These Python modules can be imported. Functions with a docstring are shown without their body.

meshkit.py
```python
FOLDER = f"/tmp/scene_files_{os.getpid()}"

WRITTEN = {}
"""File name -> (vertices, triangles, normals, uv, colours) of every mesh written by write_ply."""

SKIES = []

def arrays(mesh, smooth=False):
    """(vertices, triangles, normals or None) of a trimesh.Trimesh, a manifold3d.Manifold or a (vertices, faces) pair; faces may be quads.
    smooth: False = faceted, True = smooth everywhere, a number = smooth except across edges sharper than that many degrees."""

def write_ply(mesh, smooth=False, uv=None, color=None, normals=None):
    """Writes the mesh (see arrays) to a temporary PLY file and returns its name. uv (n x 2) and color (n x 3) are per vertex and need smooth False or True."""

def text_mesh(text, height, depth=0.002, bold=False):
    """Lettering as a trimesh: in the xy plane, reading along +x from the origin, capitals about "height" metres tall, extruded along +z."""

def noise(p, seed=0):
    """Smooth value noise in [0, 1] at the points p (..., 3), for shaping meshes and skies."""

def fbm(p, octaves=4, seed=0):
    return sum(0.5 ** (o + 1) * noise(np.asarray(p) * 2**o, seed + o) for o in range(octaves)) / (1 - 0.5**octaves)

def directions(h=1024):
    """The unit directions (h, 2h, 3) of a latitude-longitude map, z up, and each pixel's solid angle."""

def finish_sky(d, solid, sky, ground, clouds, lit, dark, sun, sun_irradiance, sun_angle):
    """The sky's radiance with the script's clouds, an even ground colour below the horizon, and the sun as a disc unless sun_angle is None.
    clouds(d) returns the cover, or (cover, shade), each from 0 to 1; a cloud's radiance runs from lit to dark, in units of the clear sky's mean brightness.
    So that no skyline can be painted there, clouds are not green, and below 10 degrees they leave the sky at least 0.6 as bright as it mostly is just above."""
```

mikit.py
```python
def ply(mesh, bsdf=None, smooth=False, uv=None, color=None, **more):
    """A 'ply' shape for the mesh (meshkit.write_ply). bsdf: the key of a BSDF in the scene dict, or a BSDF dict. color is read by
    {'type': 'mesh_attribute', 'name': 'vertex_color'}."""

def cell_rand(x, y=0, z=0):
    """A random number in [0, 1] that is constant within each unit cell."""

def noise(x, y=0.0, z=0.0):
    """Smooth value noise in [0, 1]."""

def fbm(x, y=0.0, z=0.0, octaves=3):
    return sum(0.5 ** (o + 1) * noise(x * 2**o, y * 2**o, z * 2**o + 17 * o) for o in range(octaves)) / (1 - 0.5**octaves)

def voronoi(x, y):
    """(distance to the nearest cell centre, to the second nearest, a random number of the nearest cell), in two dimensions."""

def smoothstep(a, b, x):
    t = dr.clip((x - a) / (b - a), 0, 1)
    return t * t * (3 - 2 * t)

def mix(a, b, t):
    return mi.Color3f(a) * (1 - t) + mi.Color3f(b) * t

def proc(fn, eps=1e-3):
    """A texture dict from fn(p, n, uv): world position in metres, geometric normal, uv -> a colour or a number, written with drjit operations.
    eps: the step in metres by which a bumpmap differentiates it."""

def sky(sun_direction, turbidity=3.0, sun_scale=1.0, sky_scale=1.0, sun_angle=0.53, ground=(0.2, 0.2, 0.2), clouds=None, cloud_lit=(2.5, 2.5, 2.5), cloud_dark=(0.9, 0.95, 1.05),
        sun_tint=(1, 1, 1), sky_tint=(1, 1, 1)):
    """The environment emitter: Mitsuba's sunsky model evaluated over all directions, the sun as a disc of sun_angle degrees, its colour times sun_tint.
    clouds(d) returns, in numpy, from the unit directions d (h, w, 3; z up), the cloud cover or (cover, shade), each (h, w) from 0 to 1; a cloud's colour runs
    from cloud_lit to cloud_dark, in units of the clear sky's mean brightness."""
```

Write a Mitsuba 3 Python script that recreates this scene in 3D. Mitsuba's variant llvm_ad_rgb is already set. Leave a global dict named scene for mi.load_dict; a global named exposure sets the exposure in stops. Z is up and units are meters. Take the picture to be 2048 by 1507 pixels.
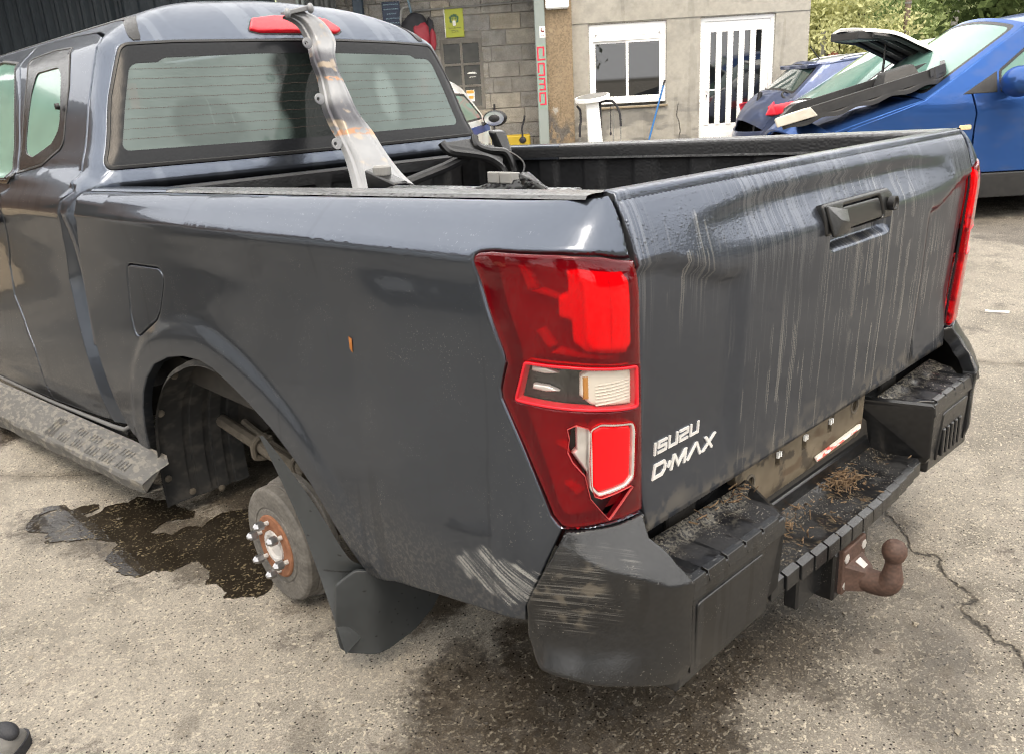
import math, random
import numpy as np, trimesh, shapely, drjit as dr, mitsuba as mi, mikit, meshkit
import shapely.geometry as sg
from shapely import affinity
from scipy.spatial import Delaunay
from scipy.interpolate import PchipInterpolator as PC
from mikit import noise, fbm, voronoi, cell_rand, smoothstep, mix, proc
T4 = mi.ScalarTransform4f
scene, labels = {}, {}
rng = np.random.default_rng(7)

# ------------------------------------------------------------------ camera, sky, exposure
EYE = np.array([-1.75294, -0.80547, 1.33384])
AX = np.array([[0.7132, -0.698766, -0.055423], [-0.270325, -0.201233, -0.941504], [0.646738, 0.686463, -0.332413]])   # right, down, forward
scene['camera'] = {'type': 'perspective', 'fov': 2 * math.degrees(math.atan(1024 / 1650.1)), 'fov_axis': 'x', 'near_clip': 0.02, 'far_clip': 900.0,
                   'to_world': T4().look_at(origin=EYE.tolist(), target=(EYE + AX[2]).tolist(), up=(-AX[1]).tolist())}
scene['sky'] = mikit.sky((-0.35, -0.45, 0.82), turbidity=4, sun_scale=0.12, sun_angle=25, clouds=lambda d: (np.ones(d.shape[:2]), .40 * (1 - d[..., 2]) ** 1.5),
                         cloud_lit=(2.2, 2.13, 2.03), cloud_dark=(0.9, 0.95, 1.05), ground=(0.15, 0.14, 0.12))
exposure = 3.92

# ------------------------------------------------------------------ helpers
def cat(*m): return trimesh.util.concatenate([x for x in m if x is not None])
def key_of(parent, name):
    base = f'{parent}__{name}' if parent else name
    k, i = base, 0
    while k in scene or k in labels or any(q in USED for q in (k,)):
        i += 1; k = f'{base}_{i:03d}'
    USED.add(k); return k
USED = set()
def tag(k, label=None, cat_=None, group=None, kind=None):
    d = labels.setdefault(k, {})
    for a, b in (('label', label), ('category', cat_), ('group', group), ('kind', kind)):
        if b: d[a] = b
    return k
def thing(name, label, cat_, group=None):
    k = key_of(None, name); tag(k, label, cat_, group); return k
def xform(mesh, M):
    m = mesh.copy(); m.apply_transform(M); return m
def obj(name, mesh, mat, parent=None, smooth=30, M=None, label=None, uv=None, color=None, kind=None):
    k = key_of(parent, name)
    if isinstance(mesh, (list, tuple)) and not isinstance(mesh[0], np.ndarray): mesh = cat(*mesh)
    if M is not None: mesh = xform(mesh, M)
    scene[k] = mikit.ply(mesh, mat, smooth=smooth, uv=uv, color=color)
    if label or kind: tag(k, label, kind=kind)
    return k
def frame(o, x, y, z=(0, 0, 1)):
    M = np.eye(4); M[:3, 0], M[:3, 1], M[:3, 2], M[:3, 3] = x, y, z, o; return M
RT = np.array([[0.99995, 0.0, 0.009965], [-0.000141, 0.9999, 0.014105], [-0.009964, -0.014105, 0.999851]])
TR = np.eye(4); TR[:3, :3] = RT; TR[2, 3] = 1.135                                       # the pickup's own frame to the world
FN, FU = np.array([0.710717, 0.703478, 0]), np.array([0.703478, -0.710717, 0])
BF = frame((EYE[0], EYE[1], 0), FU, FN)                                                  # the yard's frame: u right, d away, z up

def resample(c, s):
    c = np.asarray(c, float)[:, :2]; out = []
    for a, b in zip(c[:-1], c[1:]):
        n = max(1, int(math.ceil(np.linalg.norm(b - a) / s)))
        out.append(a + (b - a) * (np.arange(n) / n)[:, None])
    return np.vstack(out)
def polys(g): return [p for p in getattr(g, 'geoms', [g]) if p.geom_type == 'Polygon' and p.area > 1e-9]
def round_poly(p, r, q=4): return p.buffer(-r, quad_segs=q).buffer(2 * r, quad_segs=q).buffer(-r, quad_segs=q) if r else p
def panel(poly, lift, s=.03, sb=None, roll=.004, depth=.015, out=(0, 0, 1), off=0.0, pts=None):
    """A sheet over the outline poly in (u, v), lifted to 3-D, its rim rolled inward by roll and closed by a skirt of depth."""
    sb = sb or s * .5; res = []
    for P in polys(poly):
        loops = [resample(r.coords, sb) for r in [P.exterior] + list(P.interiors)]
        allp = [np.vstack(loops)]
        if roll > 0:
            for d in (.12, .35, .65, 1.0, 1.6):
                for q in polys(P.buffer(-roll * d)):
                    for r in [q.exterior] + list(q.interiors): allp.append(resample(r.coords, sb))
        x0, y0, x1, y1 = P.bounds
        gx, gy = np.meshgrid(np.arange(x0, x1 + s, s), np.arange(y0, y1 + s, s * .87)); gx = gx + (np.arange(gx.shape[0]) % 2)[:, None] * s * .5
        g = np.c_[gx.ravel(), gy.ravel()]; inn = P.buffer(-(roll * 1.6 + sb * .6))
        if not inn.is_empty: allp.append(g[shapely.contains_xy(inn, g[:, 0], g[:, 1])])
        if pts is not None:
            pts = np.asarray(pts, float); allp.append(pts[shapely.contains_xy(P, pts[:, 0], pts[:, 1])])
        p = np.vstack(allp); _, i = np.unique(np.round(p / 2e-5), axis=0, return_index=True); p = p[np.sort(i)]
        f = Delaunay(p, qhull_options='QJ').simplices
        c = p[f].mean(1); a, b, cc = p[f[:, 0]], p[f[:, 1]], p[f[:, 2]]
        ar = (b - a)[:, 0] * (cc - a)[:, 1] - (b - a)[:, 1] * (cc - a)[:, 0]
        f = f[shapely.contains_xy(P, c[:, 0], c[:, 1]) & (np.abs(ar) > 1e-10)]; ar = None
        a, b, cc = p[f[:, 0]], p[f[:, 1]], p[f[:, 2]]
        ar = (b - a)[:, 0] * (cc - a)[:, 1] - (b - a)[:, 1] * (cc - a)[:, 0]
        f = np.where((ar > 0)[:, None], f, f[:, ::-1])
        def surf(q):
            e = 1e-3; L = lift(q[:, 0], q[:, 1])
            n = np.cross(lift(q[:, 0] + e, q[:, 1]) - lift(q[:, 0] - e, q[:, 1]), lift(q[:, 0], q[:, 1] + e) - lift(q[:, 0], q[:, 1] - e))
            return L, n / np.maximum(np.linalg.norm(n, axis=1, keepdims=True), 1e-12)
        L, n = surf(p); sgn = 1.0 if (n @ np.array(out, float)).mean() >= 0 else -1.0
        n = n * sgn
        if roll > 0:
            t = np.clip(shapely.distance(shapely.points(p), P.boundary) / roll, 0, 1); L = L - n * (roll * (1 - np.sqrt(np.maximum(0, 1 - (1 - t) ** 2))))[:, None]
        L = L + n * off
        if sgn < 0: f = f[:, ::-1]
        V, F = [L], [f]; base = len(L)
        if depth > 0:
            for k, lp in enumerate(loops):
                top, nn = surf(lp); nn = nn * sgn; top = top - nn * (roll - off); bot = top - nn * depth; m = len(lp); i = np.arange(m); j = (i + 1) % m
                q = np.vstack([np.c_[i, i + m, j], np.c_[j, i + m, j + m]]) + base
                area = np.sum(lp[:, 0] * np.roll(lp[:, 1], -1) - np.roll(lp[:, 0], -1) * lp[:, 1]); ext = (k == 0)
                if ((area > 0) == ext) != (sgn > 0): q = q[:, ::-1]
                V += [top, bot]; F.append(q); base += 2 * m
        res.append(trimesh.Trimesh(np.vstack(V), np.vstack(F), process=False))
    m = cat(*res); m.merge_vertices(digits_vertex=6); return m
def hullpts(p, r=0.0):
    p = np.asarray(p, float)
    if r: 
        d = np.vstack([np.eye(3), -np.eye(3)]) * r; dd = np.array([[a, b, c] for a in (-1, 1) for b in (-1, 1) for c in (-1, 1)]) * r * .6
        p = (p[:, None] + np.vstack([d, dd])[None]).reshape(-1, 3)
    return trimesh.convex.convex_hull(p)
def cbox(lo, hi, c=.004):
    lo, hi = np.minimum(lo, hi).astype(float), np.maximum(lo, hi).astype(float); c = min(c, .3 * (hi - lo).min())
    q = np.array([[a, b, d] for a in (0, 1) for b in (0, 1) for d in (0, 1)])
    pts = []
    for e in q:
        p = np.where(e == 1, hi, lo); s = np.where(e == 1, -1, 1) * c
        for k in range(3):
            o = s.copy(); o[k] = 0; pts.append(p + o)
    return trimesh.convex.convex_hull(np.array(pts))
def box(lo, hi):
    lo, hi = np.minimum(lo, hi).astype(float), np.maximum(lo, hi).astype(float)
    return trimesh.creation.box(extents=hi - lo, transform=trimesh.transformations.translation_matrix((lo + hi) / 2))
def tube(path, r, n=8, cap=True):
    path = np.asarray(path, float); r = np.broadcast_to(r, len(path)).astype(float)
    t = np.gradient(path, axis=0); t /= np.linalg.norm(t, axis=1, keepdims=True)
    u = np.cross(t[0], [0, 0, 1] if abs(t[0][2]) < .9 else [1, 0, 0]); V = []
    a = np.arange(n) * 2 * np.pi / n
    for k in range(len(path)):
        u = u - t[k] * (u @ t[k]); u /= np.linalg.norm(u); w = np.cross(t[k], u)
        V.append(path[k] + r[k] * (np.cos(a)[:, None] * u + np.sin(a)[:, None] * w))
    V = np.vstack(V); F = []
    for k in range(len(path) - 1):
        i = np.arange(n); j = (i + 1) % n
        F += [np.c_[i, j, i + n] + k * n, np.c_[j, j + n, i + n] + k * n]
    F = np.vstack(F)
    if cap:
        m = len(V); V = np.vstack([V, path[:1], path[-1:]]); i = np.arange(n); j = (i + 1) % n; e = (len(path) - 1) * n
        F = np.vstack([F, np.c_[j, i, np.full(n, m)], np.c_[i + e, j + e, np.full(n, m + 1)]])
    return trimesh.Trimesh(V, F, process=False)
def spline(p, n=30):
    p = np.asarray(p, float); d = np.r_[0, np.cumsum(np.linalg.norm(np.diff(p, axis=0), axis=1))]
    return PC(d, p, axis=0)(np.linspace(0, d[-1], n))
def lathe(prof, n=32, axis='z'):
    m = trimesh.creation.revolve(np.asarray(prof, float), sections=n)
    if axis == 'x': m.apply_transform(trimesh.transformations.rotation_matrix(-np.pi / 2, [0, 1, 0]))
    if axis == 'y': m.apply_transform(trimesh.transformations.rotation_matrix(np.pi / 2, [1, 0, 0]))
    return m
def move(m, *t): m = m.copy(); m.apply_translation(np.array(t, float)); return m
def extr(poly, h):
    return cat(*[trimesh.creation.extrude_polygon(p, h, engine='earcut') for p in polys(poly)])
def strokes(lines, w): return shapely.union_all([sg.LineString(l).buffer(w / 2, cap_style='flat', join_style='mitre') for l in lines])
def sst(a, b, x):
    t = np.clip((x - a) / (b - a), 0, 1); return t * t * (3 - 2 * t)
def grid_mesh(P):
    h, w = P.shape[:2]; i = np.arange(h * w).reshape(h, w)
    f = np.vstack([np.c_[i[:-1, :-1].ravel(), i[:-1, 1:].ravel(), i[1:, 1:].ravel()], np.c_[i[:-1, :-1].ravel(), i[1:, 1:].ravel(), i[1:, :-1].ravel()]])
    return trimesh.Trimesh(P.reshape(-1, 3), f, process=False)

# ------------------------------------------------------------------ materials
def col(c): return {'type': 'rgb', 'value': list(c)} if isinstance(c, (tuple, list)) else (proc(c) if callable(c) else c)
DARK = .52      # the tones below were judged against the bright picture; this brings them down to measured reflectances
def toned(c, k): return [v * k for v in c] if isinstance(c, (tuple, list)) else (lambda p, n, uv: mi.Color3f(c(p, n, uv)) * k)
def mat(name, c, rough=.5, metal=0.0, cc=0.0, spec=.5, bump=None, bs=.002, eps=1e-3, ccg=.95, keep=False):
    r = proc(rough) if callable(rough) else float(rough)
    d = {'type': 'principled', 'base_color': col(c if keep or name in KEEP else toned(c, DARK)), 'roughness': r, 'metallic': float(metal), 'specular': float(spec)}
    if cc: d['clearcoat'] = float(cc); d['clearcoat_gloss'] = float(ccg)
    if bump: d = {'type': 'bumpmap', 'arbitrary': proc(bump, eps), 'scale': float(bs), 'bsdf': d}
    scene[name] = {'type': 'twosided', 'bsdf': d}
KEEP = {'white_pvc', 'white_trim', 'label_white', 'lamp_white', 'torn_label', 'letter_silver', 'silver', 'lamp_red', 'lamp_red_hot', 'rim_red', 'torn_pink', 'alloy', 'cut_steel', 'house_cream', 'tail_red', 'step_plastic', 'cast_drum', 'repeater', 'litter_white', 'belt_red', 'hub_grey', 'letter_red', 'label_orange', 'frit', 'cream_edge'}
def pt(p): return p.x, p.y, p.z
def trz(p): return p.x * .009965 + p.y * .014105 + (p.z - 1.135)      # height in the pickup's own frame
def drops(p, k=190.0, cut=.33):
    a = voronoi(p.x * k + p.z * k * .5, p.y * k + p.z * k * .7); b = voronoi(p.x * k * .45 + p.z * 60 + 7, p.y * k * .45 + p.z * 70)
    return smoothstep(cut, .0, a[0]) * smoothstep(.25, .5, a[2]) * .5 + smoothstep(.3, .0, b[0]) * smoothstep(.55, .7, b[2])

def clearcoat(c, flake=.5, fl_rough=.30, ior=2.05, bump=None, bs=.001, eps=8e-4, flc=None):
    """car paint: coloured base with a smooth lacquer, part of it metal flake"""
    fc = flc or (lambda p, n, uv: mi.Color3f(c(p, n, uv)) * 2.2)
    d = {'type': 'blendbsdf', 'weight': flake, 'a': {'type': 'plastic', 'int_ior': ior, 'diffuse_reflectance': proc(c)}, 'b': {'type': 'principled', 'base_color': proc(fc), 'metallic': 1.0, 'roughness': fl_rough}}
    if bump: d = {'type': 'bumpmap', 'arbitrary': proc(bump, eps), 'scale': bs, 'bsdf': d}
    return {'type': 'twosided', 'bsdf': d}
# ------------------------------------------------------------------ ground
def seg_d(x, y, L):
    best = mi.Float(9.0)
    for (ax, ay), (bx, by) in zip(L[:-1], L[1:]):
        dx, dy = bx - ax, by - ay; t = dr.clip(((x - ax) * dx + (y - ay) * dy) / (dx * dx + dy * dy), 0, 1)
        best = dr.minimum(best, dr.sqrt(dr.square(x - ax - t * dx) + dr.square(y - ay - t * dy)))
    return best
CRACKS = [[(2.6, 1.9), (1.6, .95), (.95, .36), (.71, .11), (.63, .03), (.53, -.06), (.45, -.15), (.4, -.22), (.28, -.32), (.17, -.42), (.0, -.62), (-.5, -1.1)],
          [(1.95, 1.0), (2.31, .34), (2.33, .25), (2.39, .16), (2.3, -.3)], [(-2.2, 3.9), (-1.19, 2.76), (-1.09, 2.62), (-.94, 2.46), (-.2, 1.75)]]
WET_AND_SHADE = [(-.66, .24, .30, .17, .75, 1.), (-.50, .05, .26, .15, .6, .95), (-.80, .42, .20, .14, .7, .9), (.20, .02, .36, .17, .55, .62), (.02, -.26, .28, .13, .6, .5), (.30, -.18, .22, .10, .7, .4), (.55, .10, .12, .2, .6, .45), (-.98, 1.80, .30, .16, 2.2, .8), (-.86, 1.45, .22, .18, 2.0, .8), (-1.16, 2.12, .16, .13, 2.2, .7), (-.56, .40, .20, .13, .7, 1.), (-.46, .17, .26, .13, .5, 1.), (-.30, .13, .22, .16, .4, .95), (-.15, .02, .24, .13, .6, .8), (.12, .12, .20, .16, .5, .62), (.40, .02, .16, .12, .6, .5),
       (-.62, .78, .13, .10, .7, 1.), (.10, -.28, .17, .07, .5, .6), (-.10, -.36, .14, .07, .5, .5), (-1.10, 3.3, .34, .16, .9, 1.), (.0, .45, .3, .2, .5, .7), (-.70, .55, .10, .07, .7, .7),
       (-1.1, .62, .07, .035, .6, .4), (-1.28, .84, .05, .025, .8, .4), (-.85, .35, .13, .05, .7, .4), (-1.35, .30, .10, .05, .5, .35), (-.3, 1.3, .55, .3, .6, .7), (-.45, 2.0, .38, .6, .0, .9), (5.9, 1.2, .9, .5, .8, .5), (4.2, 2.6, .8, .35, .7, .35), (7.8, 2.2, 1.2, .5, .6, .5)]  # damp stains; patches under the pickup also paint its shade into the concrete
def wet_and_shade(p):
    n = fbm(p.x * 9, p.y * 9, 0, 4) - .5; n2 = noise(p.x * 90, p.y * 90) - .5; w = mi.Float(0)
    for x, y, a, b, t, k in WET_AND_SHADE:
        c, s = math.cos(t), math.sin(t); u = ((p.x - x) * c + (p.y - y) * s) / a; v = (-(p.x - x) * s + (p.y - y) * c) / b
        w = dr.maximum(w, k * smoothstep(1.28, .62, dr.sqrt(u * u + v * v) + n * 1.3 + n2 * .35))
    return w
def stones(p):
    w1, w2 = noise(p.x * 55, p.y * 55, 3), noise(p.x * 55, p.y * 55, 8)
    a = voronoi(p.x * 70 + 1.5 * w1, p.y * 92 + 1.5 * w2); b = voronoi(p.x * 150 + 9 + 2 * w2, p.y * 190 + 2 * w1)
    wob = noise(p.x * 300, p.y * 300)
    s1 = smoothstep(.36, .22, a[0] + (wob - .5) * .45) * smoothstep(.56, .66, a[2]); s2 = smoothstep(.40, .22, b[0] + (wob - .5) * .3) * smoothstep(.52, .6, b[2])
    return s1, a[2], s2, b[2]
def ground_col(p, n, uv):
    s1, r1, s2, r2 = stones(p); big = fbm(p.x * 1.3, p.y * 1.3, 3, 4); mid = fbm(p.x * 11, p.y * 11, 0, 4); fine = noise(p.x * 420, p.y * 420)
    c = mix((.215, .195, .165), (.405, .37, .315), smoothstep(.28, .72, big * .55 + mid * .45))
    c = mix(c, (.22, .19, .16), smoothstep(.58, .78, mid) * .45)
    c = c * (.66 + .62 * fine)
    pit = smoothstep(.30, .16, voronoi(p.x * 95 + 3, p.y * 95)[0]) * smoothstep(.86, .9, voronoi(p.x * 95 + 3, p.y * 95)[2])
    light = mix((.55, .50, .40), (.66, .60, .50), r1 * 3 % 1 if False else fine)
    c = mix(c, light, s1 * (.45 + .5 * smoothstep(.75, .9, r1))); c = mix(c, mix((.16, .14, .12), (.60, .54, .43), smoothstep(.70, .80, r2)), s2 * .7)
    c = mix(c, (.03, .026, .022), pit)
    # old dark rubber and oil scuffs
    sc = smoothstep(.62, .76, fbm(p.x * 5.3 + 5, p.y * 5.3, 7, 4)) * smoothstep(.45, .62, fbm(p.x * 46, p.y * 46, 1, 3)) * .8
    c = mix(c, c * mi.Color3f(.50, .49, .50), sc)
    w = wet_and_shade(p); c = mix(c, c * mi.Color3f(.26, .235, .21), w); c = mix(c, light * .62, w * (s1 * .6 * smoothstep(.70, .85, r1) + s2 * .2) * .55)
    wob = (noise(p.x * 14, p.y * 14) - .5) * .045 + (noise(p.x * 90, p.y * 90) - .5) * .008
    for L, wd in zip(CRACKS, (.0075, .004, .0035)):
        d = seg_d(p.x + wob, p.y - wob, L); c = mix(c, c * .30, smoothstep(wd * (.5 + noise(p.x * 40, p.y * 40, 2)), wd * .2, d) * smoothstep(.32, .55, noise(p.x * 30, p.y * 30) + .2))
        c = mix(c, c * mi.Color3f(.62, .60, .57), smoothstep(.06, .0, d + (mid - .5) * .06) * .7)
    return c
def ground_rough(p, n, uv): return .92 - .62 * wet_and_shade(p) * smoothstep(.35, .6, fbm(p.x * 30, p.y * 30, 2, 3) + .12)
def ground_bump(p, n, uv):
    s1, r1, s2, r2 = stones(p); wob = (noise(p.x * 14, p.y * 14) - .5) * .045 + (noise(p.x * 90, p.y * 90) - .5) * .008
    h = s1 * .45 + s2 * .25 + fbm(p.x * 60, p.y * 60, 0, 4) * .9 + noise(p.x * 330, p.y * 330) * .3
    return h - 1.5 * smoothstep(.009, .0, seg_d(p.x + wob, p.y - wob, CRACKS[0]))
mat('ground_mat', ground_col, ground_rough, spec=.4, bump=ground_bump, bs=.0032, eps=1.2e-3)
g = box((-260, -260, -.5), (260, 260, 0))
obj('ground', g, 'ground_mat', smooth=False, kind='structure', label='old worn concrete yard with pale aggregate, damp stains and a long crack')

PUD = [(-1.251, 2.198), (-1.234, 2.226), (-1.204, 2.265), (-1.182, 2.272), (-1.169, 2.3), (-1.148, 2.304), (-1.124, 2.281), (-1.105, 2.259), (-1.106, 2.224), (-1.099, 2.198), (-1.061, 2.205), (-1.033, 2.18), (-1.016, 2.168), (-1.028, 2.139), (-1.055, 2.129), (-1.079, 2.132), (-1.085, 2.098), (-1.042, 2.105), (-1.013, 2.13), (-0.975, 2.119), (-0.939, 2.102), (-0.904, 2.123), (-0.879, 2.074), (-0.868, 2.034), (-0.828, 1.996), (-0.834, 1.924), (-0.824, 1.877), (-0.813, 1.83), (-0.837, 1.801), (-0.867, 1.829), (-0.911, 1.849), (-0.949, 1.832), (-0.979, 1.821), (-0.944, 1.771), (-0.933, 1.736), (-0.901, 1.751), (-0.867, 1.757), (-0.844, 1.714), (-0.805, 1.73), (-0.761, 1.752), (-0.713, 1.736), (-0.683, 1.707), (-0.642, 1.676), (-.60, 1.5), (-0.711, 1.401), (-0.838, 1.223), (-0.893, 1.193), (-0.922, 1.192), (-0.95, 1.23), (-0.986, 1.26), (-0.972, 1.307), (-0.966, 1.348), (-0.993, 1.372), (-0.971, 1.389), (-0.947, 1.449), (-0.948, 1.488), (-0.961, 1.536), (-0.99, 1.524), (-1.036, 1.527), (-1.066, 1.568), (-1.089, 1.569), (-1.116, 1.582), (-1.136, 1.624), (-1.145, 1.648), (-1.131, 1.663), (-1.14, 1.713), (-1.143, 1.757), (-1.117, 1.78), (-1.085, 1.814), (-1.074, 1.844), (-1.1, 1.881), (-1.124, 1.924), (-1.161, 1.954), (-1.191, 1.981), (-1.235, 2.019), (-1.229, 2.057), (-1.205, 2.089), (-1.234, 2.123), (-1.25, 2.15)]
def ragged(L, s, a, k, seed):
    q = resample(np.array(L + L[:1]), s); nn = np.c_[q * k, np.full(len(q), seed)]
    return sg.Polygon(q + a * (np.c_[meshkit.fbm(nn, 3, seed), meshkit.fbm(nn + 31, 3, seed + 1)] - .5)).buffer(0)
def puddle_col(p, n, uv):
    s1, r1, s2, r2 = stones(p); c = mix((.020, .016, .011), (.045, .036, .026), fbm(p.x * 14, p.y * 14, 0, 3))
    c = mix(c, (.27, .22, .14), s1 * smoothstep(.45, .6, noise(p.x * 23, p.y * 23)) * .8); return mix(c, (.20, .17, .11), s2 * smoothstep(.80, .86, r2) * .7)
mat('puddle_mat', puddle_col, .012, spec=.8, bump=lambda p, n, uv: fbm(p.x * 10, p.y * 10, 0, 2) + .35 * stones(p)[0], bs=.0011, eps=2e-3)
pud = ragged(PUD, .008, .022, 45, 3)
islands = shapely.union_all([ragged([(x + a * math.cos(t), y + b * math.sin(t)) for t in np.linspace(0, 6.0, 12)], .006, .018, 60, i) for i, (x, y, a, b) in enumerate([(-.98, 1.30, .012, .03), (-1.01, 2.0, .01, .012), (-1.17, 2.245, .03, .012)])])
def flatz(z): return lambda u, v: np.stack([u, v, np.full_like(u, z)], -1)
obj('puddle', panel(pud.difference(islands), flatz(.004), s=.05, sb=.02, roll=0, depth=.003), 'puddle_mat', smooth=False, kind='structure', label='shallow puddle of dark water on the concrete under the wheel-less hub')
# loose grit
gr = []
for _ in range(420):
    x, y = rng.uniform(-1.7, .9), rng.uniform(-.6, 1.6) ; r = .0022 + .004 * rng.random() ** 4
    if pud.contains(sg.Point(x, y)): continue
    m = hullpts(rng.normal(size=(9, 3)) * [r, r, r * .6]); m.apply_translation([x, y, r * .4]); gr.append(m)
mat('grit_mat', lambda p, n, uv: mix((.10, .09, .08), (.42, .37, .29), cell_rand(p.x * 30, p.y * 30)), .9)
obj('grit', cat(*gr), 'grit_mat', smooth=False, kind='stuff', label='loose grit and small stones scattered on the concrete')

# ------------------------------------------------------------------ buildings at the back of the yard
def uvn(p):   # u and z in the yard's frame
    return (p.x - EYE[0]) * FU[0] + (p.y - EYE[1]) * FU[1], p.z
def plaster_c(p, n, uv):
    u, z = uvn(p); a = fbm(u * 1.1, z * 1.1, 2, 4); b = fbm(u * 5, z * 7, 5, 4); d = fbm(u * 24, z * 24, 1, 3)
    c = mix((.55, .52, .45), (.68, .65, .575), a); c = mix(c, (.45, .43, .385), smoothstep(.5, .75, b) * .55)
    low = smoothstep(1.15, .75, z + (b - .5) * .5) * smoothstep(.42, .62, fbm(u * 3, z * 9, 8, 4)); c = mix(c, (.27, .265, .255), low * .7)
    c = mix(c, c * .72, smoothstep(.62, .7, fbm(u * 9, z * 1.1, 11, 4)) * .5)
    cr = dr.abs(u - 2.27 - .18 * dr.square(z - .95) - .07 * (noise(z * 9, 3) - .5)); c = mix(c, (.16, .15, .13), smoothstep(.012, .004, cr) * smoothstep(.98, .90, z) * smoothstep(.2, .32, z))
    return c * (.86 + .28 * d)
mat('plaster', plaster_c, .95, spec=.2, bump=lambda p, n, uv: fbm(p.x * 40, p.y * 40, p.z * 40, 4), bs=.006, eps=3e-3)
def block_c(k, tone):
    def f(p, n, uv):
        u, z = uvn(p); a = fbm(u * 8 + k, z * 8, k, 4); d = noise(u * 130, z * 130)
        c = mi.Color3f(tone) * (.95 + .95 * a); c = mix(c, (.40, .36, .29), smoothstep(.60, .72, fbm(u * 5, z * 14, k + 3, 4)) * .45); return c * (.72 + .5 * d)
    return f
TONES = [(.36, .345, .315), (.31, .30, .28), (.41, .385, .335), (.44, .40, .33), (.335, .325, .31)]
for i, t in enumerate(TONES): mat(f'block_{i}', block_c(i * 3, t), .97, spec=.2, bump=lambda p, n, uv: fbm(p.x * 60, p.y * 60, p.z * 60, 3), bs=.008, eps=3e-3)
mat('mortar', lambda p, n, uv: mix((.30, .285, .26), (.48, .455, .41), fbm(p.x * 20, p.y * 20, p.z * 20, 3)), .98, spec=.2)
mat('white_pvc', (.80, .80, .79), .32, spec=.5)
mat('white_trim', lambda p, n, uv: mix((.74, .74, .72), (.82, .82, .81), fbm(p.x * 5, p.y * 5, p.z * 3, 3)), .4)
mat('dark_void', (.015, .016, .017), .9)
scene['pane_glass'] = {'type': 'thindielectric', 'int_ior': 1.52}
mat('stone_sill', lambda p, n, uv: mix((.34, .26, .17), (.48, .39, .27), fbm(p.x * 14, p.y * 14, p.z * 14, 4)), .8)
mat('grey_alu', lambda p, n, uv: mix((.27, .27, .265), (.40, .40, .385), fbm(p.x * 9, p.y * 9, p.z * 6, 3)), .6)
def fb(lo, hi, c=.004): return cbox(lo, hi, c)

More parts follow.
